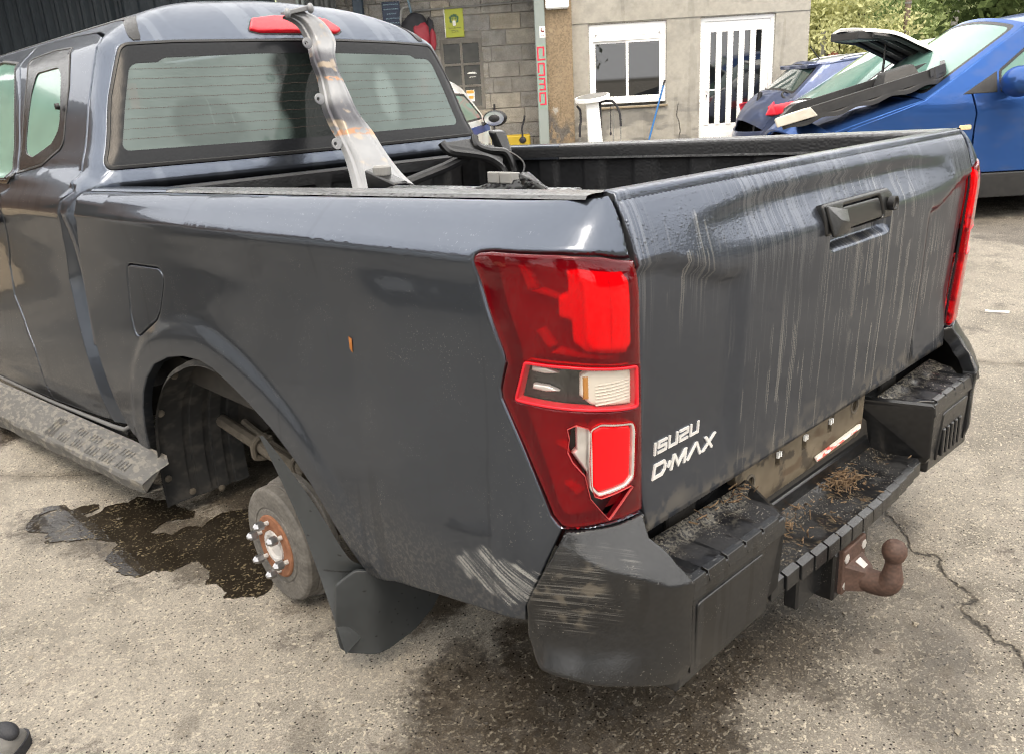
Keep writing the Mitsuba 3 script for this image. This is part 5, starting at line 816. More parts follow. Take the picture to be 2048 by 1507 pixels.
m = grid_mesh(np.stack([p_ + np.array([.02, .035, .0]) for p_ in P[::3]], 1)); obj('inner_pressing', m, 'cut_steel', PP, M=TR, smooth=30)
obj('top_bracket', cat(hullpts([(-.10, 1.99, .505), (.0, 2.0, .525), (-.10, 2.03, .512), (0, 2.04, .53), (-.10, 1.99, .515), (.0, 2.0, .537)], .003), lumpy((-.098, 1.99, .508), (.012, .012, .018), 3, .1, 2), lumpy((.0, 1.995, .528), (.012, .012, .018), 5, .1, 2)), 'cut_steel', PP, M=TR)
for p_ in ((-.075, 1.92, .405), (-.135, 1.79, .215), (-.165, 1.67, .068)):
    obj('tab', panel(sg.Point(0, 0).buffer(.019).difference(sg.Point(-.006, 0).buffer(.006)), lambda u, v, p_=p_: np.array(p_) + np.stack([u, v * .1, v], -1), s=.01, sb=.004, roll=.001, depth=.003, out=(0, -1, 0)), 'cut_steel', PP, M=TR)
BK = thing('plastic_bracket', 'black plastic clip bracket with a grey round cap standing by the near bed rail', 'bracket')
o = np.array([-.60, .80, -.004]); SC = .78
obj('body', cat(hullpts([o + SC * np.array(v) for v in [(-.02, -.06, .012), (.02, -.06, .012), (-.02, .07, .045), (.02, .07, .05), (-.02, .05, -.08), (.02, -.04, -.08)]], .006), hullpts([o + SC * np.array(v) for v in [(-.025, -.05, -.02), (.025, -.05, -.02), (-.025, .03, -.005), (.025, .03, -.005), (-.02, -.03, -.1), (.02, .03, -.1)]], .006)), 'plastic_gloss', BK, M=TR)
obj('cap', move(lathe([(0, 0), (.020, 0), (.0215, .003), (.0215, .018), (.018, .022), (.006, .022), (.005, .018), (0, .018)], 24), *(o + [0, .017, .028])), 'grey_alu', BK, M=TR, smooth=40)
obj('arm', hullpts([o + SC * np.array(v) for v in [(-.01, -.06, .0), (.01, -.06, .0), (-.01, -.13, -.09), (.01, -.13, -.09), (.0, -.04, -.09)]], .004), 'plastic_gloss', BK, M=TR); obj('wire', tube(spline([o + v for v in [(.01, -.03, .01), (.02, -.07, .005), (.02, -.09, -.03), (.02, -.08, -.07)]], 16), .003, 6), 'seal_black', BK, M=TR)
mat('wet_black', (.012, .013, .014), .12, spec=.5, bump=lambda p, n, uv: drops(p, 130.0, .45), bs=.003)
TL_ = TR @ trimesh.transformations.translation_matrix((0, 0, -.005))
BR = thing('trim_rail', 'long black trim rail with small clips lying inside the near bed rail', 'car part')
obj('rail', hullpts([(-.655, .74, -.015), (-.655, .19, .0), (-.62, .74, -.015), (-.62, .19, .0), (-.655, .74, .004), (-.655, .19, .014), (-.62, .74, .008), (-.62, .19, .018)], .003), 'wet_black', BR, M=TL_)
obj('saddle', hullpts([(-.64, .47, .008), (-.64, .27, .014), (-.61, .47, .01), (-.61, .27, .014), (-.635, .40, .026), (-.635, .335, .030), (-.615, .40, .028), (-.615, .335, .03)], .003), 'wet_black', BR, M=TL_)
for y in (.395, .36): obj('clip', hullpts([(-.64, y + a, b) for a in (-.013, .013) for b in (.028, .045)] + [(-.615, y + a, b) for a in (-.010, .010) for b in (.028, .042)], .003), 'grey_alu', BR, M=TL_)
obj('end_catch', cat(hullpts([(-.66, .285, .01), (-.66, .30, .045), (-.64, .285, .01), (-.64, .30, .045), (-.65, .235, .01), (-.65, .25, .022)], .004), hullpts([(-.66, .275, .006), (-.62, .275, .006), (-.66, .22, .006), (-.62, .22, .012)], .006)), 'wet_black', BR, M=TL_)
obj('rubber_end', hullpts([(-.65, .225, -.004), (-.65, .135, -.002), (-.63, .225, -.004), (-.63, .135, -.002), (-.65, .225, .012), (-.65, .135, .014), (-.64, .225, .014), (-.64, .135, .016)], .003), 'bed_liner', BR, M=TL_); obj('spring', tube([(-.655, .14, .008), (-.66, .085, .004)], .007, 8), 'silver', BR, M=TL_)
AR = thing('bed_corner_arm', 'curved black plastic arm standing at the far front corner of the bed', 'car part')
obj('arm', tube(spline([(.33, 1.72, .035), (.35, 1.70, .0), (.43, 1.68, -.018), (.50, 1.66, -.035), (.56, 1.64, -.08), (.58, 1.62, -.16)], 30), .017, 8), 'plastic_gloss', AR, M=TR); obj('arm', tube(spline([(.50, 1.72, .045), (.49, 1.70, .015), (.54, 1.68, -.01), (.60, 1.66, -.02), (.625, 1.64, -.09), (.63, 1.62, -.2)], 30), .015, 8), 'plastic_gloss', AR, M=TR)
obj('web', hullpts([(.33, 1.72, .03), (.50, 1.72, .02), (.44, 1.69, -.01), (.60, 1.67, -.03), (.49, 1.725, .035), (.57, 1.65, -.08)], .004), 'plastic_gloss', AR, M=TR); obj('post', hullpts([(.615, 1.75, .055), (.66, 1.75, .055), (.63, 1.66, -.14), (.68, 1.66, -.14), (.615, 1.72, .05), (.66, 1.72, .05), (.64, 1.63, -.14)], .008), 'plastic_gloss', AR, M=TR)
obj('strut', tube([(.10, 1.78, -.12), (.36, 1.75, -.06), (.45, 1.70, -.02)], .02, 8), 'bed_liner', AR, M=TR); obj('cable', tube(spline([(.62, 1.66, -.02), (.64, 1.6, -.06), (.60, 1.56, -.10), (.56, 1.55, -.12)], 16), .004, 6), 'seal_black', AR, M=TR)
# leaf litter on the bumper
def litter(n, c, r, seed, lmax=.03):
    R = np.random.default_rng(seed); out = []
    for _ in range(n):
        d = R.normal(size=2) * r; p = np.array([c[0] + d[0], c[1] + d[1], c[2] + abs(R.normal()) * .008]); t = R.normal(size=3) * [1, 1, .5]; t /= np.linalg.norm(t); l = R.uniform(.006, lmax)
        out.append(tube([p - t * l / 2, p + t * l / 2 + R.normal(size=3) * .002], R.uniform(.0008, .002), 4))
    return cat(*out)
mat('litter_brown', lambda p, n, uv: mix((.08, .045, .025), (.30, .20, .11), cell_rand(p.x * 120, p.y * 120, p.z * 120)), .9)
k = obj('leaf_litter', cat(litter(190, (.13, -.0, -.790), (.035, .022), 4), litter(60, (-.16, .01, -.79), (.05, .02), 5), litter(70, (.0, -.03, -.795), (.2, .04), 6, .018), litter(26, (-.42, .0, -.628), (.06, .014), 7, .03)), 'litter_brown', M=TR, smooth=False, kind='stuff'); tag(k, 'brown twigs and dead pine needles on the black bumper step')
# ------------------------------------------------------------------ other cars in the yard
def car_paint(name, c, dust=.12):
    scene[name] = clearcoat(lambda p, n, uv: mix(c, (.12, .115, .10), dust * smoothstep(.45, .75, fbm(p.x * 6, p.y * 6, p.z * 9, 4))), .25)
scene['car_glass'] = {'type': 'blendbsdf', 'weight': .66, 'a': {'type': 'thindielectric', 'int_ior': 1.52, 'specular_transmittance': {'type': 'rgb', 'value': [.4, .52, .47]}}, 'b': {'type': 'twosided', 'bsdf': {'type': 'plastic', 'int_ior': 1.5, 'diffuse_reflectance': {'type': 'rgb', 'value': [.15, .29, .25]}}}}
scene['dark_glass'] = {'type': 'blendbsdf', 'weight': .5, 'a': {'type': 'thindielectric', 'int_ior': 1.52, 'specular_transmittance': {'type': 'rgb', 'value': [.3, .36, .34]}}, 'b': {'type': 'twosided', 'bsdf': {'type': 'plastic', 'int_ior': 1.5, 'diffuse_reflectance': {'type': 'rgb', 'value': [.05, .09, .08]}}}}
mat('tyre', (.02, .02, .02), .8); mat('alloy', (.4, .4, .4), .35, metal=.7); mat('cladding', lambda p, n, uv: mix((.03, .031, .033), (.055, .055, .055), fbm(p.x * 20, p.y * 20, p.z * 20, 3)), .6)
def make_car(name, label, M, L, Wd, prof, belt, sill, wheels, cuts, wins, paint, roofpaint=None, clad=0.0, skip=(), glass='car_glass', group=None, wr=.31):
    """prof: [(x, z, name of the sheet that runs from this point to the next)], from the front sill over the roof to the rear sill; x forward."""
    k = thing(name, label, 'car', group); pr = np.array([(a, b) for a, b, _ in prof]); zr = pr[:, 1].max()
    def wd(x, z):
        pl = 1 - .17 * np.clip(np.abs(x - L / 2) / (L / 2), 0, 1.05) ** 7; return Wd * pl * (1 - .24 * np.clip((z - belt) / (zr - belt), 0, 1) ** 1.15 - .05 * np.clip((sill + .18 - z) / .18, 0, 1)) + .012 * np.exp(-((z - belt + .10) / .07) ** 2)
    for i, (a, b, nm) in enumerate(prof[:-1]):
        if nm is None or nm in skip: continue
        j = i + 1; P = [pr[i]]
        while j < len(prof) and prof[j - 1][2] == nm and (j == i + 1 or prof[j - 1][2] == nm): 
            P.append(pr[j]); 
            if j < len(prof) - 1 and prof[j][2] == nm and i > 0 and prof[i - 1][2] == nm: break
            j += 1
        if i > 0 and prof[i - 1][2] == nm: continue
        P = np.array(P); d = np.r_[0, np.cumsum(np.linalg.norm(np.diff(P, axis=0), axis=1))]
        f = PC(d, P, axis=0) if len(P) > 2 else (lambda s, P=P, d=d: P[0] + (P[1] - P[0]) * (np.asarray(s) / d[1])[:, None])
        n_ = np.array([(P[-1] - P[0])[1], -(P[-1] - P[0])[0]]); n_ = n_ / np.linalg.norm(n_)
        if n_ @ ((P[0] + P[-1]) / 2 - np.array([L / 2, sill + .3])) < 0: n_ = -n_
        def lift(s, v, f=f, n_=n_, nm=nm):
            q = f(np.clip(s, 0, None)); w = wd(q[:, 0], q[:, 1]); c = 1 - (v / Wd) ** 2; cr = {'windshield': .10, 'rear_window': .09, 'roof': .05, 'bonnet': .05}.get(nm, .16)
            return np.stack([q[:, 0] + n_[0] * cr * c - .0, v / Wd * w, q[:, 1] + n_[1] * cr * c], -1)
        e = .03 if nm in ('windshield', 'rear_window') else 0; full = sg.box(0, -Wd * .997, d[-1], Wd * .997); o = (n_[0], 0, n_[1])
        if e:
            h_ = obj(nm, panel(full.difference(round_poly(sg.box(.05, -Wd + .09, d[-1] - .05, Wd - .09), .05)), lift, s=.10, sb=.05, roll=.004, depth=.01, out=o), paint if nm == 'windshield' else paint, k, M=M)
            obj('glass', panel(round_poly(sg.box(.045, -Wd + .085, d[-1] - .045, Wd - .085), .05), lift, s=.12, sb=.06, roll=0, depth=0, out=o, off=-.003), glass, h_, M=M, smooth=50)
            obj('border', panel(round_poly(sg.box(.048, -Wd + .088, d[-1] - .048, Wd - .088), .05).difference(round_poly(sg.box(.085, -Wd + .125, d[-1] - .085, Wd - .125), .06)), lift, s=.1, sb=.05, roll=0, depth=0, out=o, off=-.001), 'seal_black', h_, M=M)
        else: obj(nm, panel(full, lift, s=.10, sb=.05, roll=.006, depth=.02, out=o), (roofpaint if nm == 'roof' and roofpaint else ('cladding' if nm == 'bulkhead' else paint)), k, M=M, smooth=40)
    sil = sg.Polygon(np.vstack([pr, [[pr[-1][0], sill], [pr[0][0], sill]]])).buffer(0).buffer(-.002)
    for wx in wheels: sil = sil.difference(affinity.scale(sg.Point(wx, .32).buffer(wr + .06, quad_segs=10), 1, 1.0))
    for q in wins: sil = sil.difference(round_poly(sg.Polygon(q), .03).buffer(.0))
    lines = [sg.LineString(c).buffer(.005) for c in cuts]
    for sgn in (1, -1):
        lift = lambda x, z, sgn=sgn: np.stack([x, sgn * wd(x, z), z], -1); o = (0, sgn, 0)
        up = sil.difference(sg.box(-1, -1, 9, clad)).difference(shapely.union_all(lines)) if lines else sil
        for q in sorted(polys(up), key=lambda g: g.centroid.x):
            if q.area > .02: obj('side_panel', panel(q, lift, s=.09, sb=.04, roll=.006, depth=.03, out=o), paint, k, M=M, smooth=35)
        if clad:
            for q in polys(sil.intersection(sg.box(-1, -1, 9, clad - .008))):
                if q.area > .004: obj('cladding', panel(q, lift, s=.1, sb=.05, roll=.008, depth=.03, out=o, off=.012), 'cladding', k, M=M, smooth=35)
        for wx in wheels:
            if clad: obj('arch_trim', panel(sg.Point(wx, .32).buffer(wr + .13, quad_segs=10).difference(sg.Point(wx, .32).buffer(wr + .055, quad_segs=10)).intersection(sg.box(-1, sill, 9, 2)), lift, s=.08, sb=.04, roll=.01, depth=.03, out=o, off=.014), 'cladding', k, M=M)
        for q in wins:
            g = round_poly(sg.Polygon(q), .03); wk = obj('side_window', panel(g.buffer(.004).difference(g.buffer(-.018)), lift, s=.08, sb=.04, roll=.003, depth=.02, out=o, off=.001), 'seal_black', k, M=M); obj('glass', panel(g.buffer(-.015), lift, s=.1, sb=.06, roll=0, depth=0, out=o, off=-.006), glass, wk, M=M, smooth=50)
        obj('gap_backing', panel(sil.buffer(-.02).intersection(sg.box(-1, sill, 9, belt - .02)), lift, s=.15, sb=.08, roll=0, depth=0, out=o, off=-.03), 'seal_black', k, M=M, smooth=False)
        for wx in wheels:
            y = sgn * (Wd - .11); T_ = frame((wx, y, .32), (1, 0, 0), (0, 0, 1), (0, -1, 0)); wk = obj('wheel', xform(lathe([(.17, -.1), (.27, -.105), (wr - .01, -.09), (wr, -.06), (wr, .06), (wr - .01, .09), (.27, .105), (.17, .1), (.17, -.1)], 28), T_), 'tyre', k, M=M, smooth=40)
            obj('rim', xform(cat(lathe([(.0, -.03), (.06, -.03), (.20, -.05), (.215, -.09), (.20, .09), (0, .03)], 28)), T_ if sgn < 0 else T_ @ np.diag([1, 1, -1, 1.0])), 'alloy', wk, M=M, smooth=40)
    obj('floor', box((.25, -Wd + .1, sill), (L - .25, Wd - .1, sill + .06)), 'chassis', k, M=M, smooth=False); obj('cabin', box((1.0, -Wd + .2, sill + .1), (L - 1.6, Wd - .2, belt - .12)), 'seat_cloth', k, M=M, smooth=False)
    return k, wd
def on_side(wd, sgn, off=.0): return lambda x, z: np.stack([x, sgn * (wd(x, z) + off), z], -1)
def add_mirror(k, M, x, y, z, mt, sgn, s=1.0, rd=False, face=-1):
    a = lumpy((x, y + sgn * .13 * s, z + .02), (.07 * s, .115 * s, .075 * s), 4, .03, 3); mk = obj('mirror', a, mt, k, M=M, smooth=60)
    obj('mirror_arm', hullpts([(x - .02, y - sgn * .04, z - .07), (x + .05, y - sgn * .04, z - .07), (x, y + sgn * .05, z - .03), (x + .03, y - sgn * .04, z - .02)], .012), 'seal_black', mk, M=M)
    T_ = frame((x - .062 * s, y + sgn * .13 * s, z + .02), (0, 1, 0), (0, 0, 1), (1, 0, 0)); obj('mirror_glass', xform(extr(affinity.scale(sg.Point(0, 0).buffer(1), .095 * s, .062 * s), .012), T_), 'chrome_mirror', mk, M=M, smooth=False); return mk
scene['chrome_mirror'] = {'type': 'twosided', 'bsdf': {'type': 'roughconductor', 'material': 'Ag', 'alpha': .03}}
car_paint('blue_paint', (.020, .055, .17)); car_paint('white_paint', (.68, .68, .66), .25); car_paint('slate_paint', (.06, .075, .13), .3); car_paint('blue_band', (.02, .05, .22))
MB = BF @ frame((6.22, 8.10, 0), (-1, 0, 0), (0, -1, 0))
bl, wb = make_car('blue_car', 'bright blue crossover with black lower cladding, nearest of the parked cars', MB, 3.85, .89,
    [(3.77, .24, 'front_bumper'), (3.85, .50, 'front_bumper'), (3.80, .68, 'bonnet_nose'), (3.66, .80, 'bonnet'), (3.35, .91, 'bonnet'), (2.95, 1.03, 'windshield'), (2.10, 1.58, 'roof'), (1.4, 1.66, 'roof'), (.55, 1.60, 'rear_window'), (.15, 1.08, 'tailgate'), (.05, .6, 'tailgate'), (.08, .26, None)], 1.03, .20, (3.12, .85),
    [[(2.52, .20), (2.51, .9), (2.56, 1.06)], [(1.45, .2), (1.42, 1.0)], [(2.95, 1.03), (3.5, .84), (3.80, .68)]], [[(2.34, 1.11), (1.47, 1.11), (1.47, 1.55), (1.95, 1.53), (2.34, 1.23)], [(1.40, 1.11), (.62, 1.14), (.68, 1.45), (1.0, 1.54), (1.40, 1.55)]], 'blue_paint', clad=.42)
LS = on_side(wb, 1); add_mirror(bl, MB, 2.30, .87, 1.12, 'blue_paint', 1, 1.6); add_mirror(bl, MB, 2.36, -.87, 1.08, 'blue_paint', -1, 1.15)
obj('sail_panel', panel(sg.Polygon([(2.64, 1.056), (2.36, 1.06), (2.36, 1.225)]), LS, s=.05, roll=.004, depth=.01, out=(0, 1, 0), off=.004), 'cladding', bl, M=MB)
obj('side_repeater', panel(round_poly(sg.box(2.54, .775, 2.64, .815), .012), LS, s=.02, roll=.006, depth=.01, out=(0, 1, 0), off=.008), 'repeater', bl, M=MB); mat('repeater', (.72, .52, .30), .25)
obj('headlight', panel(round_poly(sg.Polygon([(3.42, .76), (3.62, .76), (3.76, .68), (3.74, .60), (3.6, .64)]), .02), LS, s=.04, roll=.012, depth=.03, out=(0, 1, 0), off=.008), 'lamp_white', bl, M=MB)
obj('scuttle', hullpts([(3.02, -.74, .985), (3.02, .74, .985), (2.86, -.72, 1.035), (2.86, .72, 1.035), (2.95, .72, 1.05), (2.95, -.72, 1.05)]), 'seal_black', bl, M=MB)
MW_ = BF @ frame((6.32, 9.98, 0), (-1, 0, 0), (0, -1, 0))
wc, ww = make_car('white_car', 'white hatchback without its front end between the blue crossover and the slate blue estate', MW_, 4.1, .86,
    [(3.13, .30, 'bulkhead'), (3.12, .88, 'windshield'), (2.25, 1.44, 'roof'), (1.5, 1.53, 'roof'), (.55, 1.45, 'rear_window'), (.18, 1.0, 'tailgate'), (.04, .6, 'tailgate'), (.08, .26, None)], .90, .20, (.80,),
    [[(2.58, .20), (2.56, .9)], [(1.5, .2), (1.48, .9)]], [[(2.96, .93), (2.74, .93), (2.72, 1.07)], [(2.66, .93), (1.52, .96), (1.52, 1.40), (2.18, 1.38), (2.64, 1.10)], [(1.45, .96), (.70, 1.0), (.75, 1.28), (1.1, 1.38), (1.45, 1.40)]], 'white_paint')
add_mirror(wc, MW_, 2.62, .84, .95, 'white_paint', 1)
MS = BF @ frame((3.02, 11.92, 0), (1, 0, 0), (0, 1, 0))
sv, wv = make_car('slate_blue_estate', 'slate blue estate car with its rear towards the white slatted door', MS, 4.4, .86,
    [(4.35, .24, 'front_bumper'), (4.4, .50, 'front_bumper'), (4.25, .72, 'bonnet'), (3.7, .84, 'bonnet'), (3.25, .90, 'windshield'), (2.5, 1.36, 'roof'), (1.6, 1.44, 'roof'), (.75, 1.36, 'rear_window'), (.36, .98, 'tailgate'), (.12, .78, 'tailgate'), (.02, .60, 'rear_bumper'), (.0, .42, 'rear_bumper'), (.10, .24, None)], .96, .20, (3.5, .85),
    [[(2.55, .20), (2.55, .9)], [(1.55, .2), (1.55, .9)]], [[(2.9, .98), (1.58, 1.0), (1.58, 1.32), (2.45, 1.28)], [(1.5, 1.0), (.90, 1.03), (.98, 1.17), (1.25, 1.28), (1.5, 1.32)]], 'slate_paint', glass='dark_glass')
LR = on_side(wv, -1); mat('tail_red', (.62, .02, .04), .2, cc=1)
obj('tail_light', panel(round_poly(sg.Polygon([(.10, .77), (.06, .90), (.40, .95), (.58, .93), (.42, .83)]), .02), LR, s=.04, roll=.012, depth=.03, out=(0, -1, 0), off=.012), 'tail_red', sv, M=MS)
obj('tail_light', panel(round_poly(sg.Polygon([(.10, .78), (.06, .90), (.36, .94), (.48, .92), (.30, .84)]), .02), on_side(wv, 1), s=.04, roll=.012, depth=.03, out=(0, 1, 0), off=.012), 'tail_red', sv, M=MS)
obj('rear_light_inner', hullpts([(.03, -.84, .80), (.13, -.55, .82), (.10, -.84, .92), (.20, -.55, .94), (.14, -.84, .80), (.16, -.55, .9)], .012), 'tail_red', sv, M=MS)
obj('spoiler', hullpts([(.85, -.64, 1.38), (.85, .64, 1.38), (.60, -.60, 1.365), (.60, .60, 1.365), (.60, -.58, 1.335), (.60, .58, 1.335), (.85, -.6, 1.345), (.85, .6, 1.345)], .012), 'slate_paint', sv, M=MS)
for s_ in (1, -1): obj('roof_rail', tube(spline([(.95, s_ * .60, 1.38), (1.05, s_ * .59, 1.44), (1.6, s_ * .58, 1.475), (2.3, s_ * .58, 1.43), (2.4, s_ * .59, 1.38)], 24), .014, 8), 'alloy', sv, M=MS)
obj('antenna', tube([(.95, 0, 1.42), (.80, 0, 1.60)], .008, 6), 'seal_black', sv, M=MS); obj('window_trim', tube(spline([(.88, -.80, 1.03), (.96, -.745, 1.19), (1.25, -.70, 1.31), (1.6, -.69, 1.345), (2.4, -.70, 1.30)], 24), .012, 6), 'label_white', sv, M=MS)
obj('wiper', tube([(.33, -.1, 1.06), (.30, .2, 1.05), (.36, .45, 1.09)], .012, 6), 'seal_black', sv, M=MS); obj('loose_cable', tube(spline([(.30, -.70, .98), (.28, -.62, 1.02), (.33, -.55, 1.06), (.38, -.62, 1.03), (.40, -.7, 1.0)], 20), .014, 6), 'seal_black', sv, M=MS)
fo = np.array([.12, .993]); MC = BF @ frame((-1.60, 7.55, 0), (fo[0], fo[1], 0), (-fo[1], fo[0], 0))
sc_, ws = make_car('small_white_car', 'small white car with a blue waist band, half hidden behind the pickup cab', MC, 3.55, .80,
    [(3.5, .22, 'front_bumper'), (3.55, .45, 'front_bumper'), (3.45, .70, 'bonnet'), (3.1, .86, 'bonnet'), (2.75, .94, 'windshield'), (2.15, 1.33, 'roof'), (1.5, 1.42, 'roof'), (.6, 1.33, 'rear_window'), (.25, .95, 'tailgate'), (.05, .6, 'tailgate'), (.08, .26, None)], .95, .20, (2.9, .65),
    [[(2.42, .20), (2.42, .9)], [(1.2, .2), (1.2, .9)]], [[(2.60, .99), (1.22, .99), (1.22, 1.30), (2.08, 1.27)], [(1.12, .99), (.6, 1.0), (.75, 1.22), (1.12, 1.30)]], 'white_paint')
for s_ in (1, -1): obj('waist_band', panel(sg.box(.3, .845, 2.9, .925), on_side(ws, s_), s=.1, roll=.002, depth=.003, out=(0, s_, 0), off=.004), 'blue_band', sc_, M=MC)
add_mirror(sc_, MC, 2.40, -.80, .97, 'seal_black', -1, 1.2); obj('door_handle', panel(round_poly(sg.box(1.3, .76, 1.42, .80), .01), on_side(ws, -1), s=.03, roll=.008, depth=.01, out=(0, -1, 0), off=.016), 'alloy', sc_, M=MC)
# loose tray and bonnet lying on the blue car
mat('tray_black', lambda p, n, uv: mix((.022, .022, .024), (.06, .06, .06), fbm(p.x * 9, p.y * 9, p.z * 9, 4)), .5); mat('cream_edge', lambda p, n, uv: mix((.42, .39, .32), (.6, .57, .5), fbm(p.x * 14, p.y * 14, p.z * 14, 3)), .7)
tk = thing('black_tray', 'big black plastic tray lying slanted across the blue bonnet', 'tray'); sl = np.array([1.36, 0, .345]); ln_ = np.linalg.norm(sl); MT = BF @ frame((2.13, 7.32, .93), sl / ln_, (0, 1, 0), np.cross(sl / ln_, [0, 1, 0]))
out_ = round_poly(sg.Polygon([(0, .04), (1.30, 0), (1.42, .08), (1.63, .56), (.32, .60), (.24, .52)]), .03)
obj('base', panel(out_, lambda u, v: np.stack([u, v, -.05 + .012 * np.sin(u * 22)], -1), s=.06, sb=.03, roll=.02, depth=.03), 'tray_black', tk, M=MT)
obj('rim', extr(out_.difference(out_.buffer(-.035)), .085), 'tray_black', tk, M=MT @ trimesh.transformations.translation_matrix((0, 0, -.06)), smooth=20); obj('end_flap', hullpts([(-.02, .03, -.05), (.30, .0, -.05), (-.02, .03, .015), (.26, .0, .02), (-.01, .10, .0), (.2, .05, .02)], .008), 'cream_edge', tk, M=MT)
obj('end_plate', hullpts([(1.25, -.01, -.03), (1.40, .05, -.03), (1.25, -.01, .03), (1.40, .05, .03), (1.32, .08, 0)], .004), 'cladding', tk, M=MT)
obj('inner_step', hullpts([(1.0, .3, -.03), (1.28, .3, -.03), (1.0, .5, -.03), (1.28, .5, -.03), (1.04, .34, .05), (1.26, .34, .055), (1.04, .48, .05), (1.26, .48, .055)], .02), 'cladding', tk, M=MT)
bk = thing('white_bonnet', 'loose white bonnet with black underside propped up over the black tray', 'bonnet')
bp_ = PC([0, .12, .5, .8, 1.12], [[3.98, 1.27], [3.90, 1.325], [3.58, 1.49], [3.32, 1.60], [3.02, 1.625]], axis=0)
sh_ = sg.Polygon([(0, .02), (0, 1.20), (.3, 1.24), (.75, 1.18), (1.02, 1.02), (1.10, .6), (1.02, .2), (.7, .04), (.3, -.02)])
def bonl(o_): return lambda s, v: np.c_[bp_(np.clip(s, 0, 1.12))[:, 0], 8.05 + v, bp_(np.clip(s, 0, 1.12))[:, 1] + .045 * (1 - ((v - .6) / .62) ** 2) + o_]
obj('skin', panel(sh_, bonl(0), s=.06, sb=.03, roll=.008, depth=.022), 'white_paint', bk, M=BF); obj('underside', panel(sh_.buffer(-.03), bonl(-.035), s=.05, sb=.03, roll=.012, depth=.02, out=(0, 0, -1)), 'liner_felt', bk, M=BF)
for v in (.12, .42, .8, 1.1): obj('rib', tube([bonl(-.05)(np.array([s]), np.array([v]))[0] for s in (.1, .4, .7, .95)], .025, 6), 'tray_black', bk, M=BF)
obj('latch_panel', hullpts([bonl(o2)(np.array([s]), np.array([v]))[0] for s in (.85, 1.06) for v in (.2, .9) for o2 in (-.03, -.085)], .01), 'tray_black', bk, M=BF)
obj('prop_rod', tube([(3.40, 8.4, 1.50), (3.36, 8.35, 1.0)], .011, 6), 'seal_black', bk, M=BF); obj('hinge', hullpts([(4.06, 8.1, 1.22), (3.93, 8.1, 1.22), (4.06, 8.25, 1.22), (3.98, 8.2, 1.32), (3.9, 8.1, 1.3)], .01), 'grey_alu', bk, M=BF)

# ------------------------------------------------------------------ poles and trees beyond the yard, and what stands around outside the frame
mat('pole_wood', lambda p, n, uv: mix((.24, .17, .13), (.36, .28, .23), fbm(p.x * 9, p.y * 9, p.z * 1.5, 4)), .9); mat('pole_grey', lambda p, n, uv: mix((.30, .30, .28), (.42, .41, .38), fbm(p.x * 9, p.y * 9, p.z * 1.5, 4)), .9)
for u, r, m_, lb in ((11.05, .085, 'pole_wood', 'brownish wooden pole, left of the two in front of the trees'), (12.42, .10, 'pole_grey', 'grey wooden pole, right of the two in front of the trees')):
    k = thing('utility_pole', lb, 'pole', 'poles in front of the trees'); obj('shaft', tube([(u + .02, 26, -.2), (u, 26, 3), (u, 26, 9)], [r, r * .97, r * .8], 12), m_, k, M=BF)
    for z in (2.15, 2.9): obj('band', move(lathe([(r * .9, 0), (r * 1.12, 0), (r * 1.12, .05), (r * .9, .05)], 12), u, 26, z), 'grey_alu', k, M=BF)
k = thing('road_sign', 'small round red and white sign on a pale post beyond the estate car', 'sign'); obj('post', tube([(8.72, 26, 0), (8.72, 26, 2.3)], .09, 10), 'pole_grey', k, M=BF); obj('disc', move(lathe([(0, 0), (.17, 0), (.17, .02), (0, .02)], 24, 'y'), 8.95, 25.8, 1.57), 'sign_red', k, M=BF); mat('sign_red', lambda p, n, uv: (.62, .25, .18), .5)
def leaf_col(a, b, k_): return lambda p, n, uv: mix(mix(a, b, smoothstep(.3, .7, fbm(p.x * .7 + k_, p.y * .7, p.z * .7, 3))), mi.Color3f(b) * 1.35, smoothstep(.6, .9, cell_rand(p.x * 9, p.y * 9, p.z * 9)) * .6)
for i, (a, b) in enumerate([((.27, .33, .16), (.43, .49, .25)), ((.22, .29, .14), (.36, .43, .21)), ((.34, .36, .18), (.50, .50, .27)), ((.21, .25, .14), (.34, .37, .21)), ((.03, .045, .016), (.06, .08, .03))]):  # roadside leaf tones paled, distance haze put into the colour
    scene[f'leaf_{i}'] = {'type': 'principledthin', 'base_color': proc(toned(leaf_col(a, b, i), 1.15)), 'roughness': .6, 'diff_trans': .7, 'spec_trans': 0.0}
mat('bark', lambda p, n, uv: mix((.07, .055, .04), (.16, .13, .10), fbm(p.x * 9, p.y * 9, p.z * 3, 4)), .95)
